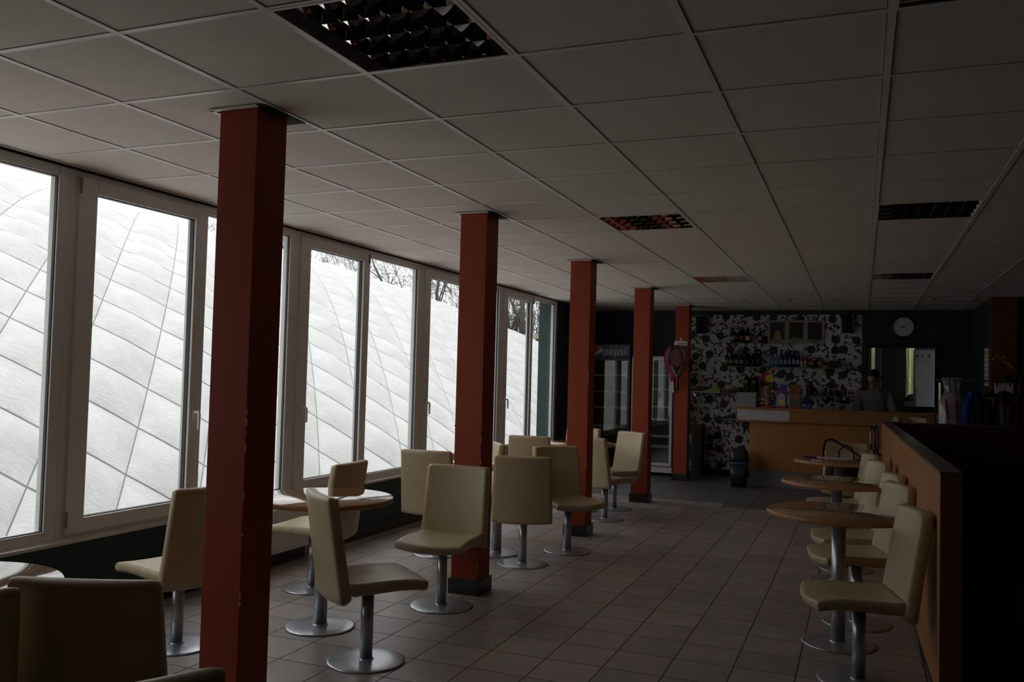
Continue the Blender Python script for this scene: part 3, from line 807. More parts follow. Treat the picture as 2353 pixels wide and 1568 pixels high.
YS = 13.90
def bottle(x, z, h, r, mglass, mlabel, mcap, label, group, name='bottle', kind='wine', y=YS):
    root = thing(name, label, 'bottle', (x, y, z), group=group)
    if kind == 'wine': prof = [(r*.9, 0), (r, .008), (r, h*.52), (r*.85, h*.62), (r*.36, h*.74), (r*.34, h*.94), (r*.36, h*.95)]
    elif kind == 'soda': prof = [(r*.85, 0), (r, .01), (r, h*.35), (r*.9, h*.42), (r, h*.5), (r*.95, h*.66), (r*.45, h*.84), (r*.36, h*.93)]
    else: prof = [(r*.9, 0), (r, .008), (r, h*.60), (r*.9, h*.68), (r*.42, h*.82), (r*.38, h*.93)]
    MB().lathe(prof, (x, y, z), 20).build('glass_body', [mglass], root)
    MB().lathe([(r*1.02, h*.18), (r*1.03, h*.19), (r*1.03, h*.42), (r*1.02, h*.43)], (x, y, z), 20).build('paper_label', [mlabel], root)
    MB().lathe([(r*.42, h*.92), (r*.42, h)], (x, y, z), 16).build('cap', [mcap], root)
    return root
G1 = 'liquor bottles on the top shelf'
M_LBL1 = mat('faded_pink_label', (.45, .30, .28, 1), .6); M_LBL2 = mat('pale_green_label', (.30, .34, .22, 1), .6)
bottle(-1.861, 2.083, .26, .037, M_GREENB, M_LBL1, M_YEL, 'green liquor bottle at the left of the top shelf', G1)
bottle(-1.728, 2.083, .25, .040, M_AMBER, M_RDP, M_RDP, 'dark bottle with bright red label, second on the top shelf', G1)
bottle(-1.640, 2.083, .24, .040, M_AMBER, M_WHITE, M_BLK, 'dark bottle with white label, beside the red-labelled one', G1)
bottle(-1.459, 2.083, .235, .034, M_AMBER, mat('red_cream_label', (.55, .35, .28, 1), .6), M_BLK, 'dark bottle at the right end of the top shelf', G1)
rt = thing('glass_dish', 'low dark dish between the bottles on the top shelf', 'dish', (-1.795, YS, 2.083))
MB().lathe([(.035, 0), (.05, .01), (.055, .06), (.051, .06), (.046, .012), (0, .008)], (-1.795, YS, 2.083), 24).build('bowl', [M_BLK], rt)
MB().lathe([(.056, .056), (.059, .060), (.056, .064), (.051, .062)], (-1.795, YS, 2.083), 24).build('rim', [M_BLK], rt)
G2 = 'green lemonade bottles on the middle shelf'; ordn = ['leftmost', 'second from left', 'third from left', 'rightmost']
for k, x in enumerate((-1.949, -1.885, -1.803, -1.723)):
    bottle(x, 1.722, .215, .031, M_GREENB, M_LBL2, mat('dark_green_cap', (.02, .12, .03, 1), .4) if k < 2 else M_YEL, ordn[k]+' of the four green bottles on the middle shelf', G2, kind='soda')
G3 = 'dark cola bottles on the middle shelf'
for k, (x, n) in enumerate(zip((-1.631, -1.551, -1.474), ('left', 'middle', 'right'))):
    bottle(x, 1.722, .225, .034, M_AMBER, M_BLK, M_WHITE, n+' of the three dark cola bottles on the middle shelf', G3, kind='soda')
G4 = 'clear water bottles on the middle shelf'
for k, x in enumerate((-1.318, -1.264, -1.210)):
    bottle(x, 1.722, .205, .026, M_CLRB, mat('pale_blue_label', (.25, .35, .45, 1), .5), M_BLU, ('left', 'middle', 'right')[k]+' of the three clear water bottles on the middle shelf', G4, kind='water')
G5 = 'blue bottles on the middle shelf'; o5 = ['leftmost', 'second from left', 'middle', 'second from right', 'rightmost']
for k, x in enumerate((-1.135, -1.074, -1.013, -.952, -.895)):
    bottle(x, 1.722, (.245, .25, .262, .262, .245)[k], .029, M_BLUEB, mat('silver_blue_label', (.22, .26, .42, 1), .4), M_BLU, o5[k]+' of the five taller blue bottles on the middle shelf', G5, kind='water')
for k, x in enumerate((-.838, -.784)):
    rt = thing('drink_can', ('left', 'right')[k]+' of the two slim red and cream cans on the middle shelf', 'drink can', (x, YS, 1.722), group='slim cans on the middle shelf')
    MB().lathe([(.022, 0), (.026, .008), (.026, .155), (.021, .165), (.0, .166)], (x, YS, 1.722), 20).build('can_body', [mat('cream_can', (.42, .33, .27, 1), .3, .3)], rt)
    MB().lathe([(.0265, .10), (.0265, .145)], (x, YS, 1.722), 20).build('red_band', [M_RDP], rt)
M_BEERG = m_glass('drinking_glass', (.92, .93, .95, 1), .14, .03)
for k, x in enumerate((-.703, -.575)):
    rt = thing('drinking_glass', ('left', 'right')[k]+' of the two printed drinking glasses on the middle shelf', 'glass', (x, YS, 1.722), group='drinking glasses on the middle shelf')
    MB().lathe([(.028, 0), (.031, .004), (.045, .145), (.043, .145), (.029, .012), (0, .01)], (x, YS, 1.722), 28).build('glass_body', [M_BEERG], rt)
    MB().lathe([(.0345, .035), (.0395, .085)], (x, YS, 1.722), 28).build('orange_print', [M_ORG], rt)
rt = thing('storage_box', 'black box at the right end of the middle shelf', 'box', (-.40, YS, 1.722))
b = MB(); b.box(-.456, -.345, YS-.08, YS+.08, 1.722, 1.835); b.build('box_body', [M_BLK], rt, bevel=.004)
b = MB(); b.box(-.460, -.341, YS-.084, YS+.084, 1.820, 1.838); b.build('lid', [M_GREY], rt, bevel=.003)
rt = thing('gift_box', 'small beige and red box on the tiny right shelf', 'box', (-.2, YS+.05, 1.712))
b = MB(); b.box(-.255, -.142, YS+.0, YS+.09, 1.712, 1.757); b.build('box_body', [mat('beige_card', (.32, .26, .17, 1), .7)], rt, bevel=.002)
b = MB(); b.box(-.205, -.190, YS-.001, YS+.091, 1.7115, 1.758); b.build('ribbon', [M_RDP], rt)

def price_tag(x, z, m, label, s=.045, y=None):
    y = YB-.21 if y is None else y
    rt = thing('price_tag', label, 'price tag', (x, y, z-s), group='price tags on the shelf edges')
    b = MB(); b.box(x-s/2, x+s/2, y-.002, y, z-s*1.05, z); b.build('card', [m], rt)
    b = MB(); b.box(x-s/2, x+s/2, y-.003, y+.008, z-.002, z+.002); b.build('clip', [M_CLEARP], rt)
M_TAG = mat('orange_price_card', (.62, .26, .10, 1), .6)
for x, l in ((-1.84, 'orange price tag under the green bottles'), (-1.565, 'orange price tag under the dark cola bottles'), (-1.215, 'orange price tag under the clear water bottles'),
             (-1.015, 'orange price tag under the blue bottles'), (-.86, 'orange price tag under the slim cans'), (-.62, 'orange price tag under the drinking glasses')):
    price_tag(x, 1.711, M_TAG, l)
for x, l in ((-1.72, 'white price tag under the red-labelled bottle'), (-1.585, 'white price tag on the empty stretch of the top shelf'), (-1.459, 'white price tag under the rightmost top-shelf bottle')):
    price_tag(x, 2.072, M_PAPER, l, .04)
for x, l, m in ((-.66, 'pink price tag at the left of the lower right shelf', M_TAG), (-.50, 'orange price tag under the small green bottle', M_TAG), (-.35, 'orange price tag in the middle of the lower right shelf', M_TAG),
                (-.235, 'white price tag on the lower right shelf', M_PAPER), (-.13, 'orange price tag under the red bordered card', M_TAG)):
    price_tag(x, 1.294, m, l)

# framed pictures
M_CREAM = mat('cream_frame_paint', (.36, .34, .27, 1), .5); M_PHOTO = mat('dark_photo_print', (.03, .03, .035, 1), .3, 0, .6, 30)
def frame(x0, x1, z0, z1, label, kind):
    rt = thing('picture_frame', label, 'picture frame', ((x0+x1)/2, YB-.006, z0), group='three framed photos')
    y0, y1 = YB-.030, YB-.006; t = .034
    f = MB(); f.box(x0, x0+t, y0, y1, z0, z1); f.box(x1-t, x1, y0, y1, z0, z1); f.box(x0+t, x1-t, y0, y1, z1-t, z1); f.box(x0+t, x1-t, y0, y1, z0, z0+.058)
    f.build('frame', [M_CREAM], rt, bevel=.003)
    p = MB(); p.box(x0+t, x1-t, y0+.012, y0+.015, z0+.058, z1-t); p.build('photo', [M_PHOTO], rt)
    a = MB(); xm = (x0+x1)/2; yy = y0+.0115
    if kind == 0:
        a.poly([(xm-.06, z0+.06), (xm+.065, z0+.07), (xm+.045, z0+.16), (xm+.02, z0+.20), (xm-.02, z0+.20), (xm-.045, z0+.14)], yy-.001, yy, 0, 'y')
        a.build('photo_figure', [mat('yellow_shirt_print', (.33, .33, .04, 1), .4)], rt)
    elif kind == 1:
        a.poly([(xm-.09, z0+.06), (xm+.09, z0+.06), (xm+.07, z0+.09), (xm-.03, z0+.11)], yy-.001, yy, 0, 'y')
        a.build('photo_foreground', [mat('pale_print', (.16, .16, .17, 1), .4)], rt)
    else:
        a.poly([(xm+.01+.012*cos(k*pi/5), z0+.125+.012*sin(k*pi/5)) for k in range(10)], yy-.001, yy, 0, 'y')
        a.build('photo_highlight', [mat('pale_print2', (.35, .36, .38, 1), .4)], rt)
    q = MB(); q.box(xm-.045, xm+.045, y0-.001, y0+.001, z0+.016, z0+.040); q.build('name_plate', [mat('bronze_plate', (.12, .10, .05, 1), .4)], rt)
frame(-1.352, -1.068, 2.085, 2.44, 'left framed photo, showing a figure in a yellow shirt', 0)
frame(-1.068, -.798, 2.086, 2.44, 'middle framed photo above the blue bottles', 1)
frame(-.798, -.528, 2.087, 2.44, 'right framed photo above the drinking glasses', 2)

# wall loudspeakers
def speaker(x0, x1, z0, z1, label):
    rt = thing('wall_speaker', label, 'loudspeaker', ((x0+x1)/2, YB-.006, z0), group='wall loudspeakers')
    b = MB(); b.box(x0, x1, YB-.15, YB-.03, z0, z1); b.build('cabinet', [mat('speaker_cabinet', (.06, .055, .055, 1), .5)], rt, bevel=.008)
    b = MB(); b.box(x0+.012, x1-.012, YB-.158, YB-.150, z0+.012, z1-.012); b.build('grille', [M_BLKCLOTH], rt, bevel=.003)
    b = MB(); b.box((x0+x1)/2-.02, (x0+x1)/2+.02, YB-.03, YB-.006, z0+.08, z1-.08); b.build('wall_bracket', [M_BLK], rt)
speaker(-2.44, -2.29, 2.225, 2.50, 'dark loudspeaker at the upper left of the wallpaper')
speaker(-.285, -.145, 2.245, 2.515, 'dark loudspeaker at the upper right of the wallpaper')

# clock
rt = thing('wall_clock', 'round white wall clock on the dark wall above the hatch', 'clock', (.558, YB, 2.343))
def ring_y(mb, cx, cz, r0, r1, y0, y1, seg=48, mi=0):
    vs = []
    for k in range(seg):
        a = 2*pi*k/seg
        for (r, y) in ((r0, y0), (r1, y0), (r1, y1), (r0, y1)): vs.append((cx+r*cos(a), y, cz+r*sin(a)))
    fs = []
    for k in range(seg):
        k2 = (k+1) % seg
        for i in range(4): fs.append((4*k+i, 4*k+(i+1) % 4, 4*k2+(i+1) % 4, 4*k2+i))
    return mb.add(vs, fs, mi, True)
def disc_y(mb, cx, cz, r, y0, y1, seg=48, mi=0):
    return mb.poly([(cx+r*cos(2*pi*k/seg), cz+r*sin(2*pi*k/seg)) for k in range(seg)], y0, y1, mi, 'y')
CXc, CZc = .558, 2.343
ring_y(MB(), CXc, CZc, .141, .158, YB-.045, YB).build('rim', [M_BLK], rt, bevel=.002)
disc_y(MB(), CXc, CZc, .142, YB-.025, YB-.005).build('dial', [M_PAPER], rt)
for h in range(1, 13):
    a = pi/2-h*pi/6
    text(str(h), (CXc+.115*cos(a), YB-.0262, CZc+.115*sin(a)), .034, M_BLK, rt, 'numeral')
def hand(ang, ln, wd, nm, yy):
    d = Vector((cos(ang), 0, sin(ang))); s_ = Vector((-sin(ang), 0, cos(ang))); c0 = Vector((CXc, yy, CZc))
    p = [c0-d*.025-s_*wd, c0+d*ln-s_*wd*.6, c0+d*ln+s_*wd*.6, c0-d*.025+s_*wd]
    v = [tuple(q) for q in p]+[tuple(q+Vector((0, .0015, 0))) for q in p]
    MB().add(v, [(0,1,2,3), (7,6,5,4), (0,4,5,1), (1,5,6,2), (2,6,7,3), (3,7,4,0)]).build(nm, [M_BLK], rt)
hand(pi/2-2*pi*(9+9/60)/12, .072, .0045, 'hour_hand', YB-.031)
hand(pi/2-2*pi*8.3/60, .112, .0032, 'minute_hand', YB-.034)
hand(pi/2-2*pi*15/60, .112, .0012, 'second_hand', YB-.037)
disc_y(MB(), CXc, CZc, .007, YB-.040, YB-.028, 20).build('hub', [M_BLK], rt)



# ------------------------------------------------------------------ shoes and bags on the shelves
def shoe(x, y, z, ln, mu, ms, ml, label, rz=0, group='sports shoes on the shelves'):
    """toe towards -x; local origin at the heel-side middle of the sole"""
    root = thing('sports_shoe', label, 'shoe', (x, y, z), rz, group)
    def ring(px, w, h0, h1): return [(px, w*cos(a)*(1 if sin(a) > 0 else 1.02), h0+(h1-h0)*(.5+.5*sin(a))) for a in [2*pi*k/14 for k in range(14)]]
    L0 = ln
    st = [(0.00, .030, .055), (.06, .036, .085), (.20, .038, .100), (.36, .037, .098), (.50, .040, .078), (.68, .045, .060), (.85, .042, .050), (.96, .028, .040), (1.0, .010, .030)]
    u = MB().loft([ring(L0/2-q*L0, w_, .016, h) for q, w_, h in st]); u.build('upper', [mu], root, world=False)
    s = MB(); pts = []
    for q, w_, h in st: pts.append((L0/2-q*L0, w_+.004))
    out = [(p[0], p[1]) for p in pts]+[(p[0], -p[1]) for p in reversed(pts)]
    s.poly(out, 0, .020, 0, 'z'); s.build('sole', [ms], root, world=False, bevel=.004)
    t = MB()
    for k in range(4):
        xx = L0/2-L0*(.40+.08*k); hh = (.097, .090, .080, .072)[k]
        t.tube([(xx, -.026, hh-.012), (xx+.006, 0, hh+.001), (xx, .026, hh-.012)], .003, 6)
    t.build('laces', [ml], root, world=False)
    c = MB(); c.tube([(L0/2-.01, -.02, .088), (L0/2-.0, 0, .094), (L0/2-.01, .02, .088), (L0/2-.07, .027, .104), (L0/2-.10, 0, .108), (L0/2-.07, -.027, .104)], .006, 8, closed=True)
    c.build('collar', [ml], root, world=False)
    return root
shoe(-2.40, 13.86, 1.2955, .25, M_BROWN, M_WHITE, M_ORG, 'brown and orange sports shoe with white sole at the left end of the lower shelf')
shoe(-2.165, 13.86, 1.2955, .25, M_LIME, M_WHITE, M_WHITE, 'lime green sports shoe with white sole on the lower left shelf')
shoe(-1.865, 13.86, 1.2955, .25, mat('olive_upper', (.10, .09, .04, 1), .6), M_RDP, M_WHITE, 'olive sports shoe with red sole beside the upright bags')
shoe(-1.88, 13.86, .8885, .26, mat('slate_blue_upper', (.06, .07, .11, 1), .6), mat('grey_sole', (.35, .34, .33, 1), .6), M_GREY, 'slate blue shoe with grey sole on the lowest shelf')
def backpack(x0, x1, h, mbody, mtrim, label):
    xm = (x0+x1)/2; w_ = (x1-x0)/2
    rt = thing('sports_backpack', label, 'backpack', (xm, 13.88, 1.2955), group='small backpacks on the lower left shelf')
    rings = []
    for q, s in ((0, .86), (.04, .97), (.35, 1), (.7, .95), (.86, .80), (.95, .55), (1.0, .22)):
        rings.append([(xm+w_*s*cos(a), 13.88+.06*s*sin(a), 1.2955+h*q) for a in [2*pi*k/20 for k in range(20)]])
    MB().loft(rings).build('bag_body', [mbody], rt)
    t = MB(); t.tube([(xm-.02+.028*cos(a), 13.822, 1.2955+h*.36+.05*sin(a)) for a in [2*pi*k/16 for k in range(16)]], .005, 6, closed=True)
    t.box(xm-.035, xm+.015, 13.815, 13.825, 1.2955+h*.62, 1.2955+h*.78); t.build('front_trim', [mtrim], rt)
    t = MB(); t.tube([(xm-.015, 13.88, 1.2955+h-.006), (xm-.010, 13.88, 1.2955+h+.016), (xm+.010, 13.88, 1.2955+h+.016), (xm+.015, 13.88, 1.2955+h-.006)], .004, 6); t.build('top_handle', [M_BLKCLOTH], rt)
backpack(-1.700, -1.590, .27, mat('dark_teal_cloth', (.012, .035, .04, 1), .7), M_LIME, 'small dark teal backpack with lime trim on the lower left shelf')
backpack(-1.582, -1.470, .265, M_BLKCLOTH, M_GREY, 'small black backpack right of the lime-trimmed one')

# small goods on the lower right shelf
def jar(x, z, h, r, mb_, ml_, label, y=YS, cat='jar', name='jar', group='small goods on the lower right shelf'):
    rt = thing(name, label, cat, (x, y, z), group=group)
    MB().lathe([(r*.9, 0), (r, .006), (r, h*.8), (r*.8, h*.86)], (x, y, z), 18).build('jar_body', [mb_], rt)
    MB().lathe([(r*.84, h*.84), (r*.84, h)], (x, y, z), 18).build('lid', [ml_], rt)
jar(-.735, 1.305, .12, .042, M_BLKCLOTH, M_BLK, 'black round tin at the left of the lower right shelf')
jar(-.635, 1.305, .07, .030, M_BLU, M_BLK, 'small blue tin on the lower right shelf')
jar(-.505, 1.305, .135, .024, mat('dull_green_plastic', (.04, .09, .05, 1), .4), M_WHITE, 'small green bottle on the lower right shelf', name='small_bottle', cat='bottle')
jar(-.425, 1.305, .10, .028, M_BLK, M_GREY, 'black jar right of the small green bottle')
jar(-.345, 1.305, .095, .026, mat('dark_red_tin', (.10, .01, .01, 1), .4), M_BLK, 'dark red jar on the lower right shelf')
jar(-.262, 1.305, .15, .026, mat('olive_glassy', (.06, .06, .04, 1), .3), M_BLK, 'tall olive jar left of the red bordered card')
rt = thing('notice_card', 'white card with red border standing at the right end of the lower shelf', 'card', (-.14, 13.84, 1.305))
b = MB(); b.box(-.20, -.082, 13.838, 13.842, 1.305, 1.45); b.build('card', [M_PAPER], rt)
b = MB(); b.box(-.198, -.084, 13.8365, 13.8375, 1.385, 1.398); b.box(-.198, -.084, 13.8365, 13.8375, 1.306, 1.318); b.build('red_stripe', [M_RDP], rt)
b = MB(); b.box(-.188, -.094, 13.8365, 13.8375, 1.335, 1.372); b.build('photo_patch', [mat('dark_teal_print', (.03, .06, .06, 1), .5)], rt)
b = MB(); b.box(-.15, -.13, 13.842, 13.87, 1.305, 1.31); b.box(-.15, -.13, 13.842, 13.846, 1.305, 1.38); b.build('stand', [M_BLK], rt)

# ------------------------------------------------------------------ goods on the counter
YC = 12.98
for k, (z0, l) in enumerate(((1.1225, 'lowest of the three stacked clear plastic boxes on the counter end'), (1.1915, 'middle of the three stacked clear plastic boxes on the counter end'), (1.2605, 'topmost of the three stacked clear plastic boxes on the counter end'))):
    rt = thing('plastic_box', l, 'box', (-1.53, YC, z0), group='stacked clear plastic boxes')
    b = MB(); x0, x1, y0, y1 = -1.665, -1.400, YC-.10, YC+.10; h = .058; t = .003
    b.box(x0, x1, y0, y1, z0, z0+t); b.box(x0, x0+t, y0, y1, z0+t, z0+h); b.box(x1-t, x1, y0, y1, z0+t, z0+h); b.box(x0+t, x1-t, y0, y0+t, z0+t, z0+h); b.box(x0+t, x1-t, y1-t, y1, z0+t, z0+h)
    b.build('tray', [M_CLEARP], rt)
    b = MB(); b.box(x0-.004, x1+.004, y0-.004, y1+.004, z0+h, z0+h+.010); b.build('lid', [M_CLEARP], rt, bevel=.002)
    b = MB(); b.box(x0+.02, x1-.03, y0+.02, y1-.02, z0+t, z0+.035); b.build('contents', [(mat('pinkish_contents', (.42, .30, .27, 1), .7), mat('beige_contents', (.34, .30, .27, 1), .7), mat('grey_contents', (.20, .19, .17, 1), .7))[k]], rt, bevel=.006)
rt = thing('card_terminal', 'narrow black card terminal between the plastic boxes and the lollipop stand', 'card terminal', (-1.36, YC, CT))
b = MB(); b.box(-1.385, -1.340, YC-.05, YC+.04, CT+.0005, CT+.15); b.build('body', [M_BLK], rt, bevel=.006)
b = MB(); b.box(-1.380, -1.345, YC-.0525, YC-.050, CT+.09, CT+.13); b.build('screen', [M_GREY], rt)
# lollipop stand
rt = thing('lollipop_stand', 'red lollipop display tree with round yellow sign on the counter', 'lollipop stand', (-1.222, YC, CT))
M_DKRED = mat('dark_red_plastic', (.20, .012, .010, 1), .35)
MB().lathe([(.105, .0005), (.105, .018), (.095, .026), (.03, .034)], (-1.222, YC, CT), 32).build('base', [M_RDP], rt)
MB().lathe([(.016, .03), (.016, .37)], (-1.222, YC, CT), 16).build('stem', [M_DKRED], rt)
tr = MB(); pops = MB(); sticks = MB(); R = random.Random(3)
for lv in range(6):
    z = CT+.06+.045*lv; rr = .088-.006*lv
    tr.lathe([(.016, z-CT), (rr*.55, z-CT+.004), (.016, z-CT+.008)], (-1.222, YC, CT), 24)
tr.build('tiers', [M_DKRED], rt)
PC = [mat('pop_orange', (.65, .20, .04, 1), .3), mat('pop_cream', (.62, .48, .30, 1), .3), mat('pop_red', (.45, .03, .03, 1), .3), mat('pop_green', (.12, .25, .08, 1), .3)]
for lv in range(6):
    for k in range(12):
        a = 2*pi*(k+.5*(lv % 2))/12; z = CT+.066+.045*lv; rr = .088-.006*lv
        s_ = MB(); px, py = -1.222+rr*cos(a), YC+rr*sin(a)
        s_.ball((px, py, z+.012), .0125, seg=10, rings=6); o = s_.build('lollipop', [PC[R.randrange(4)]], rt)
        q = MB(); q.tube([(-1.222+rr*.45*cos(a), YC+rr*.45*sin(a), z), (px, py, z+.010)], .002, 5); q2 = q.build('stick', [M_WHITE], o)
disc_y(MB(), -1.262, CT+.425, .078, YC+.004, YC+.014).build('rear_disc', [M_DKRED], rt)
fl = MB(); fl.poly([(-1.222+(.056+.006*cos(8*a))*cos(a), CT+.415+(.056+.006*cos(8*a))*sin(a)) for a in [2*pi*k/96 for k in range(96)]], YC-.012, YC+.003, 0, 'y')
fl.build('sign_flower', [M_YEL], rt)
text('Chupa', (-1.222, YC-.0128, CT+.428), .034, M_RDP, rt, 'lettering', sx=.9)
text('Chups', (-1.222, YC-.0128, CT+.400), .034, M_RDP, rt, 'lettering', sx=.9)
# display cartons
def carton(x0, x1, h, hh, mm, mband, mwin, label, y0=YC-.06, y1=YC+.08):
    rt = thing('sweets_carton', label, 'carton', ((x0+x1)/2, (y0+y1)/2, CT), group='sweets cartons on the counter')
    b = MB(); b.box(x0, x1, y0, y1, CT+.0005, CT+h); b.build('carton_body', [mm], rt, bevel=.002)
    b = MB(); b.box(x0+.006, x1-.002, y1-.03, y1-.022, CT+h, CT+hh); b.build('header_card', [mm], rt)
    b = MB(); b.box(x0+.006, x1-.008, y0-.0015, y0, CT+h*.86, CT+h*.95); b.box(x0+.002, x1-.002, y0-.0015, y0, CT+.002, CT+.022); b.build('band', [mband], rt)
    b = MB(); n = 12; pts = [(x0+.014, CT+h*.12), (x1-.014, CT+h*.12)]+[((x0+x1)/2+((x1-x0)/2-.014)*cos(pi*k/n), CT+h*.55+h*.24*sin(pi*k/n)) for k in range(n+1)]
    b.poly(pts, y0-.0015, y0, 0, 'y'); b.build('print_panel', [mwin], rt)
    return rt
a = carton(-1.128, -.985, .262, .335, M_PURP, M_RDP, mat('pale_lilac_print', (.42, .38, .42, 1), .5), 'violet sweets carton with red band on the counter')
b = MB(); b.poly([(-1.075, CT+.05), (-1.03, CT+.05), (-1.02, CT+.10), (-1.05, CT+.125), (-1.08, CT+.10)], YC-.0632, YC-.062, 0, 'y'); b.build('yellow_print', [M_YEL], a)
b = MB(); b.box(-1.11, -1.085, YC+.0475, YC+.0495, CT+.29, CT+.318); b.build('white_mark', [M_WHITE], a)
a = carton(-.945, -.800, .236, .335, mat('yellow_carton', (.27, .13, .02, 1), .5), M_RDP, mat('grey_brown_print', (.12, .11, .10, 1), .5), 'yellow and red sweets carton right of the violet one')
b = MB(); b.box(-.87, -.81, YC-.0632, YC-.062, CT+.145, CT+.175); b.build('orange_print', [M_ORG], a)
rt = thing('sweets_tray', 'low blue sweets tray right of the yellow carton', 'tray', (-.71, YC, CT))
b = MB(); b.box(-.778, -.655, YC-.05, YC+.06, CT+.0005, CT+.075); b.build('tray_body', [M_PURP], rt, bevel=.002)
b = MB(); b.box(-.76, -.735, YC-.0515, YC-.05, CT+.038, CT+.060); b.build('yellow_print', [M_YEL], rt)
b = MB(); b.box(-.768, -.665, YC-.04, YC+.05, CT+.075, CT+.145); b.build('dark_packs', [M_BLK], rt, bevel=.01)
rt = thing('straw_cup', 'thin bright straw standing in a slim cup on the counter', 'cup', (-.775, YC+.12, CT))
MB().lathe([(.018, .0005), (.024, .1), (.022, .1), (.016, .006), (0, .005)], (-.775, YC+.12, CT), 20).build('cup_body', [M_CLEARP], rt)
q = MB(); q.tube([(-.775, YC+.12, CT+.01), (-.770, YC+.12, CT+.34)], .005, 8); q.lathe([(.011, .33), (.011, .355)], (-.770, YC+.12, CT), 12); q.build('straw', [M_WHITE], rt)
rt = thing('coin_bank', 'dark round-headed figure lamp on a neck behind the sweets tray', 'lamp', (-.69, YC+.14, CT))
MB().lathe([(.04, .0005), (.04, .012), (.012, .02), (.011, .30)], (-.69, YC+.14, CT), 20).build('neck', [M_BROWN], rt)
MB().ball((-.69, YC+.14, CT+.35), .052, .052, .050).build('round_head', [mat('dark_ochre', (.05, .04, .015, 1), .5)], rt)
rt.name = 'globe_lamp'; rt['label'] = 'small dark globe-headed lamp on a thin neck behind the sweets tray'
rt = thing('paper_cup', 'small white tilted saucer on the counter right of the sweets cartons', 'saucer', (-.617, YC, CT))
MB().lathe([(.022, .0005), (.026, .004), (.034, .045), (.032, .045), (.024, .008), (0, .006)], (-.617, YC, CT), 20).build('cup_body', [M_WHITE], rt)
MB().lathe([(.034, .043), (.036, .046), (.033, .048)], (-.617, YC, CT), 20).build('rolled_rim', [M_WHITE], rt)
rt['label'] = 'small white cup on the counter right of the sweets cartons'; rt['category'] = 'cup'
rt = thing('cash_register', 'black cash register beside the person behind the counter', 'cash register', (.60, 13.33, .975))
b = MB(); b.box(.48, .74, 13.232, 13.425, .9755, 1.05); b.build('drawer_unit', [M_BLK], rt, bevel=.006)
b = MB(); b.poly([(13.24, 1.05), (13.42, 1.05), (13.30, 1.18), (13.24, 1.20)], .49, .73, 0, 'x'); b.build('keyboard_unit', [M_BLK], rt, bevel=.004)
b = MB(); b.box(.55, .70, 13.245, 13.27, 1.19, 1.265); b.build('display', [M_GREY], rt, bevel=.003)

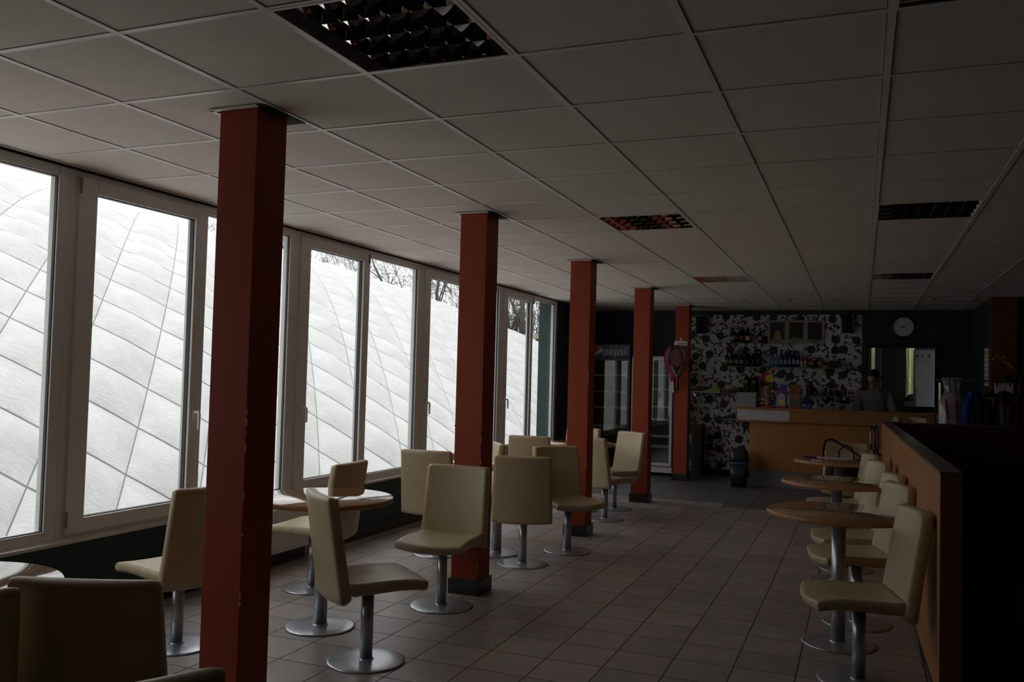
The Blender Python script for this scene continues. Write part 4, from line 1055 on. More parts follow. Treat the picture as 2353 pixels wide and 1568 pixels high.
# ------------------------------------------------------------------ person behind the counter
def person():
    X, Y = .185, 13.62
    root = thing('person', 'person in a grey jumper behind the counter, head bowed and turned to the left', 'person', (X, Y, 0))
    body = MB()
    def cap(p, q, r0, r1, mb=body, n=7, seg=14, flat=1.0):
        p = Vector(p); q = Vector(q)
        pts = [p+(q-p)*(i/(n-1)) for i in range(n)]; rs = [r0+(r1-r0)*i/(n-1) for i in range(n)]
        mb.tube(pts, rs, seg, 0, False, flat); mb.ball(tuple(p), r0, seg=12, rings=8); mb.ball(tuple(q), r1, seg=12, rings=8)
    hip = (X, Y+.02, .92)
    # legs
    for s in (-1, 1):
        cap((X+s*.09, Y+.03, .92), (X+s*.10, Y+.0, .50), .088, .058, body)
        cap((X+s*.10, Y+.0, .50), (X+s*.105, Y+.04, .09), .055, .040, body)
        cap((X+s*.105, Y+.05, .045), (X+s*.115, Y-.12, .035), .042, .034, body)
    # torso, leaning over the counter towards the camera
    def tor(mb, k):
        rings = []
        for (yy, z, rx, ry) in ((.03, .88, .165, .12), (.02, 1.00, .150, .108), (-.01, 1.12, .155, .112), (-.05, 1.24, .172, .118), (-.085, 1.33, .180, .105), (-.11, 1.385, .150, .080), (-.125, 1.42, .075, .060)):
            rings.append([(X+(rx+k)*cos(a), Y+yy+(ry+k)*sin(a), z) for a in [2*pi*i/28 for i in range(28)]])
        mb.loft(rings)
    tor(body, 0)
    cap((X-.005, Y-.115, 1.40), (X-.02, Y-.155, 1.475), .056, .052, body)           # neck
    H = Vector((X-.022, Y-.185, 1.575))                                             # head centre
    fd = Vector((-.42, -.80, -.42)).normalized(); rt_ = fd.cross(Vector((0, 0, 1))).normalized(); up = rt_.cross(fd)
    def hp(r, u_, f): return H+rt_*r+up*u_+fd*f
    def ell(c, a, b_, c_, mb=body, seg=20, rings=14):
        o = len(mb.v); mb.ball((0, 0, 0), 1, seg=seg, rings=rings)
        for i in range(o, len(mb.v)):
            v = mb.v[i]; mb.v[i] = tuple(Vector(c)+rt_*v[0]*a+fd*v[1]*b_+up*v[2]*c_)
    ell(hp(0, .015, -.005), .077, .098, .100); ell(hp(0, -.055, .030), .056, .068, .062)
    ell(hp(0, -.100, .062), .026, .022, .020)                                       # chin
    cap(tuple(hp(0, .0, .092)), tuple(hp(0, -.028, .112)), .009, .014, body, 4, 8)  # nose
    ell(hp(0, -.062, .088), .026, .012, .008); ell(hp(0, -.072, .086), .022, .012, .008)   # lips
    ell(hp(0, .022, .086), .052, .014, .010)                                        # brow
    for s in (-1, 1):
        ell(hp(s*.030, .002, .083), .016, .012, .010)                               # eyelids
        ell(hp(s*.078, -.010, -.005), .010, .022, .034)                             # ears
    # arms, forearms resting on the worktop
    arms = {}
    for s in (-1, 1):
        sh = Vector((X+s*.185, Y-.085, 1.335)); el = Vector((X+s*.262, Y-.13, 1.085)); wr = Vector((X+s*.135, Y-.285, 1.00))
        cap(tuple(sh), tuple(el), .056, .043); cap(tuple(el), tuple(wr), .042, .029)
        arms[s] = (sh, el, wr)
        d = (wr-el).normalized(); side = d.cross(Vector((0, 0, 1))).normalized(); nn = side.cross(d)
        pc = wr+d*.045; cap(tuple(wr+d*.01), tuple(wr+d*.085), .028, .036, body, 5, 12, .55)
        for i, (off, ln) in enumerate(((-.030, .068), (-.010, .078), (.010, .073), (.029, .058))):
            b0 = wr+d*.085+side*off; b1 = b0+d*ln*.5-nn*.006; b2 = b1+d*ln*.32-nn*.020; b3 = b2+d*ln*.2-nn*.020
            cap(tuple(b0), tuple(b1), .0088, .0082, body, 3, 8); cap(tuple(b1), tuple(b2), .0082, .0075, body, 3, 8); cap(tuple(b2), tuple(b3), .0075, .0068, body, 3, 8)
        t0 = wr+d*.035-side*s*.030; t1 = t0+d*.035-side*s*.022-nn*.004; t2 = t1+d*.028-side*s*.006
        cap(tuple(t0), tuple(t1), .012, .0095, body, 3, 8); cap(tuple(t1), tuple(t2), .0095, .008, body, 3, 8)
    bo = body.build('body', [M_SKIN], root)
    m = bo.modifiers.new('remesh', 'REMESH'); m.mode = 'VOXEL'; m.voxel_size = .0065; m.use_smooth_shade = True
    m = bo.modifiers.new('smooth', 'SMOOTH'); m.factor = .5; m.iterations = 3
    # hair
    hr = MB(); ell(hp(0, .030, -.018), .086, .100, .100, hr); ell(hp(0, .0, -.045), .080, .075, .090, hr); ell(hp(0, .088, .035), .060, .055, .030, hr)
    ho = hr.build('hair', [M_HAIR], root); m = ho.modifiers.new('remesh', 'REMESH'); m.mode = 'VOXEL'; m.voxel_size = .008; m.use_smooth_shade = True
    # jumper
    sw = MB()
    rings = []
    for (yy, z, rx, ry) in ((.03, .80, .190, .150), (.02, .95, .188, .150), (-.005, 1.08, .190, .152), (-.05, 1.22, .196, .152), (-.085, 1.32, .200, .132), (-.108, 1.385, .165, .100), (-.122, 1.425, .085, .072)):
        rings.append([(X+rx*cos(a)*(1+.035*sin(a*7+z*9)), Y+yy+ry*sin(a)*(1+.05*sin(a*9+z*14)), z) for a in [2*pi*i/56 for i in range(56)]])
    sw.loft(rings)
    for s in (-1, 1):
        sh, el, wr = arms[s]; n = 16
        pts = [sh+(el-sh)*(i/(n-1)) for i in range(n)]; sw.tube(pts, [.074-.014*i/(n-1)+.004*sin(i*1.9) for i in range(n)], 18)
        sw.ball(tuple(sh), .074); sw.ball(tuple(el), .062)
        pts = [el+(wr-el)*(i/(n-1))*.92 for i in range(n)]; sw.tube(pts, [.060-.020*i/(n-1)+.004*sin(i*2.3) for i in range(n)], 18)
    so = sw.build('jumper', [M_SWEAT], root); m = so.modifiers.new('remesh', 'REMESH'); m.mode = 'VOXEL'; m.voxel_size = .010; m.use_smooth_shade = True
    m = so.modifiers.new('smooth', 'SMOOTH'); m.factor = .5; m.iterations = 2
    tr_ = MB()
    for s in (-1, 1):
        cap((X+s*.09, Y+.03, .92), (X+s*.10, Y+.0, .50), .105, .075, tr_); cap((X+s*.10, Y+.0, .50), (X+s*.105, Y+.04, .10), .074, .060, tr_)
    tr_.ball((X, Y+.03, .92), .175, .135, .12)
    to = tr_.build('trousers', [M_JEANS], root); m = to.modifiers.new('remesh', 'REMESH'); m.mode = 'VOXEL'; m.voxel_size = .012; m.use_smooth_shade = True
    for s in (-1, 1):
        f = MB(); f.loft([[(X+s*.105+w_*cos(a)+s*q*.02, Y+.10-q*.30, .005+h*(.5+.5*sin(a))) for a in [2*pi*k/14 for k in range(14)]] for q, w_, h in ((0, .03, .08), (.15, .052, .11), (.4, .055, .11), (.7, .058, .075), (.92, .045, .06), (1, .02, .04))])
        f.build('shoe', [M_BLK], root)
person()

# ------------------------------------------------------------------ back room furniture
rt = thing('fridge', 'white fridge with three small magnets seen through the hatch', 'fridge', (.94, 15.6, 0))
b = MB(); b.box(.790, 1.080, 15.45, 15.85, .03, 2.07); b.build('cabinet', [M_WHITE], rt, bevel=.01)
b = MB(); b.box(.792, 1.078, 15.425, 15.449, .05, 2.06); b.build('door', [M_WHITE], rt, bevel=.008)
for x0, x1, m in ((.81, .845, M_GREY), (.89, .925, M_LTWALL), (.985, 1.025, mat('blue_grey_magnet', (.2, .24, .35, 1), .5))):
    b = MB(); b.box(x0, x1, 15.421, 15.425, 1.94, 1.985); b.build('magnet', [m], rt, bevel=.002)
b = MB(); b.box(.80, .815, 15.38, 15.395, 1.0, 1.45); b.box(.80, .815, 15.395, 15.425, 1.0, 1.02); b.box(.80, .815, 15.395, 15.425, 1.43, 1.45); b.build('handle', [M_GREY], rt, bevel=.003)
for x in (.81, 1.06):
    b = MB(); b.box(x-.015, x+.015, 15.47, 15.5, 0, .03); b.build('foot', [M_BLK], rt)
rt = thing('sports_bag', 'navy sports bag behind the fridge, seen through the hatch', 'bag', (.79, 16.08, .9))
MB().loft([[(.80+.15*s*cos(a), 16.08+.12*s*sin(a), .90+.45*q) for a in [2*pi*k/20 for k in range(20)]] for q, s in ((0, .9), (.05, 1), (.5, 1), (.8, .8), (.95, .5), (1, .2))]).build('bag_body', [mat('navy_cloth', (.015, .018, .05, 1), .7)], rt)
q = MB(); q.tube([(.74, 15.97, 1.2), (.76, 15.94, 1.28), (.80, 15.95, 1.32), (.84, 15.97, 1.30)], .008, 8); q.build('strap', [M_WHITE], rt)
rt = thing('side_cabinet', 'low grey cabinet in the back room carrying the navy bag', 'cabinet', (.72, 16.1, 0))
b = MB(); b.box(.45, .99, 15.93, 16.26, .0, .88); b.build('carcass', [M_TAUPE], rt, bevel=.004)
b = MB(); b.box(.44, 1.0, 15.91, 16.27, .88, .8995); b.build('cabinet_top', [M_GREY], rt, bevel=.003)
b = MB(); b.box(.46, .715, 15.915, 15.93, .03, .86); o = b.build('door', [M_TAUPE], rt, bevel=.003)
b = MB(); b.box(.725, .98, 15.915, 15.93, .03, .86); o = b.build('door', [M_TAUPE], rt, bevel=.003)

# ------------------------------------------------------------------ drinks coolers
def cooler(x0, x1, y0, y1, ztop, header, mbody, label, shelves, z0=.15):
    rt = thing('drinks_cooler', label, 'drinks cooler', ((x0+x1)/2, (y0+y1)/2, 0), group='glass-door drinks coolers')
    t = .035; hz = ztop-header
    b = MB(); b.box(x0, x0+t, y0+.05, y1, .05, ztop); b.box(x1-t, x1, y0+.05, y1, .05, ztop); b.box(x0+t, x1-t, y1-t, y1, .05, ztop)
    b.box(x0+t, x1-t, y0+.05, y1-t, hz, ztop); b.box(x0+t, x1-t, y0+.05, y1-t, .05, z0); b.build('cabinet', [mbody], rt, bevel=.004)
    b = MB(); b.box(x0+t, x1-t, y1-t-.006, y1-t-.001, z0, hz); b.box(x0+t+.001, x0+t+.006, y0+.06, y1-t, z0, hz); b.box(x1-t-.006, x1-t-.001, y0+.06, y1-t, z0, hz); b.build('liner', [mat('cooler_liner', (.16, .17, .175, 1), .5)], rt)
    d = MB(); d.box(x0, x0+.04, y0, y0+.045, z0, hz); d.box(x1-.04, x1, y0, y0+.045, z0, hz); d.box(x0+.04, x1-.04, y0, y0+.045, hz-.045, hz); d.box(x0+.04, x1-.04, y0, y0+.045, z0, z0+.045)
    dd = d.build('door', [mbody], rt, bevel=.004)
    g = MB(); g.box(x0+.04, x1-.04, y0+.015, y0+.022, z0+.045, hz-.045); g.build('door_glass', [M_DGLASS], dd)
    for z in shelves:
        s = MB()
        for k in range(14): yy = y0+.08+k*(y1-t-.02-y0-.08)/14; s.box(x0+t+.006, x1-t-.006, yy, yy+.004, z-.003, z+.001)
        s.box(x0+t+.006, x1-t-.006, y0+.07, y0+.078, z-.012, z+.010); s.box((x0+x1)/2-.003, (x0+x1)/2+.003, y0+.08, y1-t-.01, z-.006, z-.002)
        s.build('wire_shelf', [M_WHITE], rt)
    for x in (x0+.05, x1-.05):
        for y in (y0+.10, y1-.06):
            f = MB(); f.lathe([(.02, 0), (.02, .05)], (x, y, 0), 12); f.build('foot', [M_BLK], rt)
    return rt
pc = cooler(-4.075, -3.345, 13.30, 13.97, 2.02, .215, M_BLK, 'black drinks cooler', (.42, .72, 1.02, 1.27, 1.53))
pc['label'] = 'black glass-door drinks cooler with blue header lettering, between the third and fourth red columns'
b = MB(); b.box(-4.065, -3.355, 13.325, 13.349, 1.812, 2.008)
def m_header():
    m, nt, bb_ = nodes_of('blue_header_print')
    tc = N(nt, 'ShaderNodeTexCoord').outputs['Object']; s_ = N(nt, 'ShaderNodeSeparateXYZ'); L(nt, tc, s_.inputs[0])
    L(nt, ramp(nt, math_node(nt, 'ADD', math_node(nt, 'MULTIPLY', s_.outputs[2], -3.0), math_node(nt, 'MULTIPLY', s_.outputs[0], .8)), -5.9, -5.2, (.01, .014, .04, 1), (.03, .13, .36, 1)), bb_.inputs['Base Color']); bb_.inputs['Roughness'].default_value = .3
    return m
b.build('header_panel', [m_header()], pc, bevel=.004)
cx, cz, rr, yh = -3.885, 1.905, .088, 13.3245
disc_y(MB(), cx, cz, rr+.014, yh-.002, yh-.0002).build('emblem_rim', [mat('emblem_blue', (.05, .10, .22, 1), .4)], pc)
disc_y(MB(), cx, cz, rr, yh-.004, yh-.0022).build('emblem_disc', [M_WHITE], pc)
def arcpts(a0, a1, n=14): return [(cx+rr*.97*cos(a0+(a1-a0)*k/n), cz+rr*.97*sin(a0+(a1-a0)*k/n)) for k in range(n+1)]
p_ = arcpts(radians(48), radians(212)); q_ = [(cx-.045, cz-.030), (cx-.005, cz-.004), (cx+.030, cz+.030)]
MB().poly(p_+q_, yh-.006, yh-.0042, 0, 'y').build('emblem_red', [M_RDP], pc)
p_ = arcpts(radians(232), radians(355)); q_ = [(cx+.055, cz-.020), (cx+.015, cz-.038)]
MB().poly(p_+q_, yh-.006, yh-.0042, 0, 'y').build('emblem_blue_part', [M_BLU], pc)
text('pepsi', (-3.790, yh-.002, 1.905), .175, mat('white_lettering', (.62, .66, .72, 1), .4), pc, 'lettering', align='LEFT', sx=1.02)
cooler(-3.325, -2.685, 13.33, 13.97, 1.84, .02, M_WHITE, 'white-framed glass-door drinks cooler between the fourth and fifth red columns', (.44, .60, .86, 1.06, 1.33, 1.55), .16)

# black delivery crates stacked beside the last column
for k, (z0, z1, l) in enumerate(((0, .385, 'lower black coffee carton by the wallpaper corner'), (.3855, .79, 'upper black coffee carton, stacked by the wallpaper corner'))):
    rt = thing('coffee_carton', l, 'carton', (-2.41, 13.75, z0), group='black coffee cartons')
    b = MB(); b.box(-2.545, -2.285, 13.62, 13.97, z0, z1-.02); b.build('carton_body', [mat('black_carton', (.020, .018, .017, 1), .5)], rt, bevel=.004)
    b = MB(); b.box(-2.548, -2.282, 13.617, 13.973, z1-.05, z1); b.build('lid', [mat('black_carton_lid', (.028, .025, .023, 1), .45)], rt, bevel=.003)
    zc_ = (z0+z1)/2
    text('PIAZZA', (-2.493, 13.6185, zc_-.01), .052, M_PAPER, rt, 'lettering', rot=(pi/2, -pi/2, 0))
    text("D'ORO", (-2.446, 13.6185, zc_-.01), .052, M_PAPER, rt, 'lettering', rot=(pi/2, -pi/2, 0))

# swing-lid bin
rt = thing('waste_bin', 'black waste bin with rounded swing lid and blue liner, beside the counter', 'bin', (-1.585, 12.62, 0))
BX, BY = -1.590, 12.66
def rrect(cx_, cy_, hw, hd, z, n=28, p=5):
    out = []
    for k in range(n):
        a = 2*pi*k/n; c_, s_ = cos(a), sin(a)
        rad = (abs(c_)**p+abs(s_)**p)**(-1/p); out.append((cx_+hw*c_*rad, cy_+hd*s_*rad, z))
    return out
MB().loft([rrect(BX, BY, .105, .085, .0), rrect(BX, BY, .128, .105, .33)]).build('bin_body', [M_BLK], rt)
MB().loft([rrect(BX, BY, .131, .108, .322), rrect(BX, BY, .133, .110, .345), rrect(BX, BY, .130, .107, .352)]).build('liner', [mat('blue_bag_film', (.04, .12, .35, 1), .25)], rt)
MB().loft([rrect(BX, BY, .130, .107, .352), rrect(BX, BY, .132, .109, .40), rrect(BX, BY, .128, .105, .46), rrect(BX, BY, .108, .09, .515), rrect(BX, BY, .075, .062, .545), rrect(BX, BY, .035, .03, .556)]).build('lid', [M_BLK], rt)
o = MB(); o.loft([[(BX-.066-.045*s*cos(a)*.4+.045*s*cos(a), BY-.080-.012*s+.02*s*sin(a)+ (0 if k < 1 else 0), .455+.055*s*sin(a)) for a in [2*pi*j/20 for j in range(20)]] for k, s in enumerate((1, .8, .4))])
o.build('swing_flap', [mat('grey_flap', (.35, .34, .36, 1), .3)], rt)

# ------------------------------------------------------------------ rackets
def racket(name, label, loc, rot, sc_, mf, mg, head_fill=None, cat='tennis racket', group=None, accent=None):
    root = thing(name, label, cat, loc, 0, group); root.rotation_euler = rot; root.scale = (sc_, sc_, sc_)
    # local: handle end at z=0, head top at z=.68, flat in xz-plane
    n = 40; hc, rx, rz_ = .505, .128, .172
    hoop = [(rx*cos(2*pi*k/n), 0, hc+rz_*sin(2*pi*k/n)) for k in range(n)]
    MB().tube(hoop, .0095, 8, closed=True).build('hoop', [mf], root, world=False)
    if accent:
        for a0, a1 in ((.75*pi, 1.08*pi), (-.08*pi, .25*pi)):
            MB().tube([((rx+.002)*cos(a0+(a1-a0)*k/12), 0, hc+(rz_+.002)*sin(a0+(a1-a0)*k/12)) for k in range(13)], .0098, 8).build('hoop_accent', [accent], root, world=False)
    t = MB()
    for s in (-1, 1): t.tube([(s*rx*.66, 0, hc-rz_*.76), (s*.045, 0, .285), (s*.013, 0, .215), (s*.008, 0, .18)], [.009, .009, .009, .010], 8)
    t.build('throat', [accent or mf], root, world=False)
    if head_fill:
        f = MB()
        for y in (-.014,): 
            f.loft([[((rx+.004)*s*cos(2*pi*k/n), yy, hc+(rz_+.004)*s*sin(2*pi*k/n)) for k in range(n)] for yy, s in ((-.018, .92), (-.013, 1.0), (.013, 1.0), (.018, .92))])
        f.build('cover', [head_fill], root, world=False)
        c = MB(); c.loft([[(w_*cos(a), .014*sin(a), z) for a in [2*pi*k/16 for k in range(16)]] for z, w_ in ((.16, .035), (.26, .055), (.36, .10))]); c.build('cover_neck', [head_fill], root, world=False)
    else:
        s = MB()
        for k in range(-7, 8):
            x = k*.016; hz = rz_*sqrt(max(0, 1-(x/rx)**2)); s.tube([(x, 0, hc-hz), (x, 0, hc+hz)], .0011, 4)
        for k in range(-9, 10):
            z = k*.0175; hx = rx*sqrt(max(0, 1-(z/rz_)**2)); s.tube([(-hx, .0015, hc+z), (hx, .0015, hc+z)], .0011, 4)
        s.build('strings', [mat('racket_string', (.30, .22, .18, 1), .5)], root, world=False)
    g = MB().lathe([(.017, 0), (.0185, .006), (.015, .016), (.0145, .185), (.012, .195)], seg=8); g.build('grip', [mg], root, world=False)
    return root
yh = 12.925
rt = thing('hook_card', 'white cardboard strip fixed above the rackets on the farthest column', 'card', (-2.49, 12.925, 2.0))
b = MB(); b.box(-2.588, -2.396, 12.922, 12.929, 1.990, 2.058); b.build('card', [M_PAPER], rt)
b = MB(); b.box(-2.500, -2.482, 12.921, 12.928, 2.056, 2.11); b.build('paper_tab', [M_PAPER], rt)
b = MB()
for k in range(7): b.box(-2.53+k*.018, -2.519+k*.018, 12.9205, 12.922, 2.012+.004*(k % 2), 2.036)
b.build('faint_print', [M_GREY], rt)
b = MB(); b.tube([(-2.49, 12.925, 1.998), (-2.49, 12.80, 1.995), (-2.49, 12.79, 2.01)], .004, 8); b.build('peg', [M_CHROME], rt)
GR = 'rackets hanging on the farthest column'
racket('tennis_racket', 'crimson covered racket with white grip, rearmost on the farthest column', (-2.585, 12.895, 1.295), (0, radians(-1.5), 0), 1.0, M_PINK, M_WHITE, M_PINK, group=GR)
racket('tennis_racket', 'black racket with blue and white throat, behind the green-rimmed one', (-2.505, 12.865, 1.33), (0, radians(-5), 0), .96, M_BLK, M_BLK, None, group=GR, accent=mat('blue_white_frame', (.15, .22, .55, 1), .3))
racket('tennis_racket', 'front tennis racket with green and white rim and brown grip on the farthest column', (-2.520, 12.835, 1.352), (0, radians(-1), 0), .94, M_BLK, M_BROWN, None, group=GR, accent=mat('green_white_frame', (.14, .32, .22, 1), .3))

# racket lying on the far right table
racket('tennis_racket', 'small racket with blue handle and white rim lying on the farthest right table', (-.515, 9.02, .7625), (pi/2, 0, radians(93)), .66, M_WHITE, M_BLU, None, group=None)

rt = thing('ballpoint_pen', 'white pen beside the racket on the farthest right table', 'pen', (-.40, 8.76, .7505))
MB().tube([(-.43, 8.79, .7555), (-.345, 8.73, .7555)], .0045, 8).build('barrel', [M_WHITE], rt)
MB().tube([(-.345, 8.73, .7555), (-.335, 8.723, .7555)], [.0045, .001], 8).build('tip', [M_CHROME], rt)
# rackets leaning in the gap at the far end of the low partition
GL = 'rackets leaning at the far end of the low partition'
M_RWB = mat('silver_frame', (.45, .46, .48, 1), .3, .4)
racket('tennis_racket', 'silver and black racket leaning at the far end of the low partition', (.148, 10.36, .451), (radians(-3), radians(-3), radians(78)), .86, M_BLK, M_BLK, None, group=GL, accent=M_RWB)
racket('tennis_racket', 'red and black racket leaning behind the silver one at the low partition', (.186, 10.50, .451), (radians(-3), radians(-2), radians(80)), .86, M_BLK, M_BLK, None, group=GL, accent=M_RDP)
rt = thing('side_stool', 'small dark stool under the leaning rackets at the partition end', 'stool', (.18, 10.46, 0))
b = MB(); b.box(.08, .285, 10.31, 10.61, .42, .45); b.build('stool_seat', [M_BLK], rt, bevel=.005)
for sx_, sy_ in ((.095, 10.33), (.27, 10.33), (.095, 10.59), (.27, 10.59)):
    b = MB(); b.box(sx_-.012, sx_+.012, sy_-.012, sy_+.012, 0, .42); b.build('leg', [M_BLK], rt)

# shoulder bag on the far chair
rt = thing('shoulder_bag', 'black shoulder bag on the seat of the far right chair, strap over its back', 'bag', (-.16, 9.55, .44))
rings = [[(-.15+hw*c_*((abs(c_)**4+abs(s_)**4)**-.25), 9.56+hd*s_*((abs(c_)**4+abs(s_)**4)**-.25), z) for c_, s_ in [(cos(2*pi*k/28), sin(2*pi*k/28)) for k in range(28)]] for z, hw, hd in ((.440, .175, .085), (.455, .19, .095), (.60, .185, .09), (.68, .17, .07), (.70, .15, .05))]
MB().loft(rings).build('bag_body', [M_BLKCLOTH], rt)
q = MB(); q.tube([(-.33, 9.56, .66), (-.36, 9.60, .76), (-.345, 9.70, .885), (-.28, 9.74, .905), (-.18, 9.71, .85), (-.05, 9.66, .78), (.02, 9.60, .72), (.02, 9.56, .68)], .014, 8, flat=.35); q.build('shoulder_strap', [M_BLKCLOTH], rt)
q = MB(); q.tube([(-.20, 9.52, .69), (-.205, 9.56, .80), (-.15, 9.60, .86), (-.09, 9.58, .84), (-.06, 9.54, .76), (-.07, 9.52, .69)], .008, 8); q.build('handle', [M_BLKCLOTH], rt)

# ------------------------------------------------------------------ clothes rail at the right
YR = 11.85
rt = thing('clothes_rail', 'dark metal clothes rail behind the cross partition', 'clothes rail', (1.6, YR, 0))
q = MB(); q.tube([(.84, YR, 1.565), (2.5, YR, 1.565)], .011, 12); q.build('hanging_bar', [M_BLK], rt)
for x in (.84, 2.5):
    q = MB(); q.tube([(x, YR, .04), (x, YR, 1.565)], .012, 12); q.build('upright', [M_BLK], rt)
    q = MB(); q.tube([(x, YR-.2, .035), (x, YR+.18, .035)], .012, 12); q.build('foot_bar', [M_GREY], rt)
def garment(x, w_, z0, col, label, mh, sleeve=True, yaw=0, group='garments on the clothes rail', zt=1.44, film=False, depth=.10):
    root = thing('hanging_garment', label, 'garment', (x, YR, 1.0), yaw, group)
    R = random.Random(int(abs(x)*1000)); ph = R.uniform(0, 6)
    def sec(z, hw, hd, n=44):
        return [(hw*cos(a)*(1+.03*sin(5*a+ph+z*3)), hd*sin(a)*(1+.18*sin(6*a+ph+z*2)), z-1.0) for a in [2*pi*k/n for k in range(n)]]
    zz = [(z0, 1.0, 1.0), (z0+.1, .98, .95), ((z0+zt)/2, .93, .85), (zt-.16, .95, .75), (zt-.08, .98, .65), (zt-.03, .75, .5), (zt, .32, .4)]
    MB().loft([sec(z, w_*s, depth*.75*d) for z, s, d in zz]).build('garment_body', [col], root, world=False)
    if sleeve:
        for s in (-1, 1):
            MB().tube([(s*w_*.80, 0, zt-.10-1), (s*w_*1.06, 0, zt-.22-1), (s*w_*1.12, .01, zt-.42-1), (s*w_*1.10, .0, zt-.60-1)], [.055, .055, .048, .040], 12).build('sleeve', [col], root, world=False)
    h = MB(); h.tube([(-w_*.8, 0, zt-.06-1), (0, 0, zt+.01-1), (w_*.8, 0, zt-.06-1)], .010, 8)
    h.tube([(0, 0, zt+.0-1), (0, 0, zt+.07-1), (.0, -.014, 1.555-1), (.0, -.016, 1.572-1), (.0, .0, 1.585-1), (.0, .016, 1.572-1)], .0035, 8)
    h.build('hanger', [mh], root, world=False)
    return root
M_OR = mat('orange_hanger', (.55, .12, .02, 1), .4)
gw = garment(1.02, .125, .72, mat('white_pink_cloth', (.55, .50, .50, 1), .8), 'white and red garment wrapped in clear plastic at the left end of the rail', M_WHITE, False, 0, zt=1.40)
for a_, b_, c_ in ((-.075, -.03, -.10), (.03, .07, -.08)):
    q = MB(); q.tube([(a_, -.082, .32), (a_+.01, -.090, .18), (b_-.02, -.088, .08)], [.022, .030, .014], 10, flat=.35); q.build('red_stripe', [mat('dark_pink_cloth', (.40, .05, .07, 1), .7)], gw, world=False)
def film():
    rings = []
    for z, hw, hd in ((-.32, .155, .10), (-.1, .150, .10), (.1, .158, .10), (.28, .150, .09), (.36, .120, .07), (.44, .080, .05), (.52, .095, .055), (.595, .110, .060)):
        rings.append([(hw*cos(a)*(1+.05*sin(7*a+z*20)), hd*sin(a)*(1+.10*sin(9*a+z*15)), z) for a in [2*pi*k/60 for k in range(60)]])
    MB().loft(rings, cap=False).build('plastic_wrap', [M_FILM], gw, world=False)
film()
garment(1.262, .10, .80, mat('royal_blue_cloth', (.015, .06, .28, 1), .7), 'royal blue jacket on an orange hanger beside the wrapped garment', M_OR, True, radians(35), zt=1.45)
garment(1.43, .12, .70, M_BLKCLOTH, 'black jacket with orange collar in the middle of the rail', M_OR, True, radians(15), zt=1.43)
garment(1.585, .11, .74, mat('black_nylon', (.010, .010, .012, 1), .5), 'black top hanging in front of the white board', M_OR, False, radians(8), zt=1.45)
garment(1.735, .11, .70, mat('dark_red_cloth', (.07, .008, .010, 1), .8), 'dark red jacket at the right end of the picture', M_OR, True, radians(20), zt=1.40)
o = thing('collar_scarf', 'orange scarf draped on the collar of the black jacket', 'scarf', (1.43, YR-.06, 1.40))
MB().tube([(1.375, YR-.085, 1.37), (1.41, YR-.09, 1.355), (1.45, YR-.09, 1.36), (1.49, YR-.085, 1.385)], .014, 8, flat=.5).build('scarf_band', [M_OR], o)
MB().tube([(1.45, YR-.095, 1.36), (1.455, YR-.098, 1.30), (1.46, YR-.098, 1.26)], [.014, .016, .012], 8, flat=.4).build('scarf_end', [M_OR], o)

# orange-brown pier, pictures strip, orchid
rw = MB(); rw.box(1.462, 1.742, 12.05, 12.2, 0, CZ+.02); structure(rw.build('wall_pier', [mat('burnt_orange_paint', (.16, .045, .015, 1), .6)]))
for k in range(4):
    z = 1.505+.121*k
    rt = thing('small_picture', ('lowest', 'second lowest', 'second highest', 'highest')[k]+' of the four small white pictures beside the orange pier', 'picture', (1.465, 12.45, z), group='column of small white pictures')
    b = MB(); b.box(1.455, 1.470, 12.30, 12.60, z, z+.112); b.build('mount', [M_PAPER], rt)
    b = MB(); b.box(1.453, 1.455, 12.37, 12.53, z+.03, z+.085); b.build('print', [(M_GREY, M_LTWALL, M_LTWALL, M_ORG)[k]], rt)
rt = thing('white_board', 'white rectangular board on the orange pier behind the garments', 'board', (1.6, 12.04, 1.38))
b = MB(); b.box(1.50, 1.70, 12.035, 12.05, 1.36, 1.545); b.build('panel', [M_PAPER], rt, bevel=.002)
b = MB(); b.box(1.563, 1.567, 12.033, 12.035, 1.36, 1.545); b.box(1.497, 1.703, 12.034, 12.05, 1.545, 1.549); b.build('edging', [M_GREY], rt)
rt = thing('wall_console', 'narrow dark shelf unit on the orange pier carrying the orchid', 'shelf unit', (1.58, 12.0, 1.56))
b = MB(); b.box(1.49, 1.70, 11.93, 12.05, 1.560, 1.575); b.build('board', [M_BLK], rt)
b = MB(); b.box(1.52, 1.535, 12.03, 12.05, 1.50, 1.56); b.box(1.66, 1.675, 12.03, 12.05, 1.50, 1.56); b.build('bracket', [M_BLK], rt)
rt = thing('potted_orchid', 'yellow orchid in a small pot before the orange pier', 'potted plant', (1.60, 11.99, 1.5755))
MB().lathe([(.028, 0), (.040, .06), (.037, .06), (.026, .006), (0, .005)], (1.60, 11.99, 1.5755), 20).build('pot', [M_BLK], rt)
q = MB(); q.tube([(1.60, 11.99, 1.60), (1.61, 11.985, 1.72), (1.585, 11.98, 1.84), (1.53, 11.975, 1.868), (1.48, 11.97, 1.845)], [.003, .003, .0025, .002, .002], 6)
q.tube([(1.60, 11.99, 1.60), (1.625, 11.985, 1.70), (1.645, 11.98, 1.77), (1.67, 11.975, 1.75)], [.003, .003, .002, .002], 6); q.build('stem', [mat('orchid_stem', (.05, .12, .02, 1), .6)], rt)
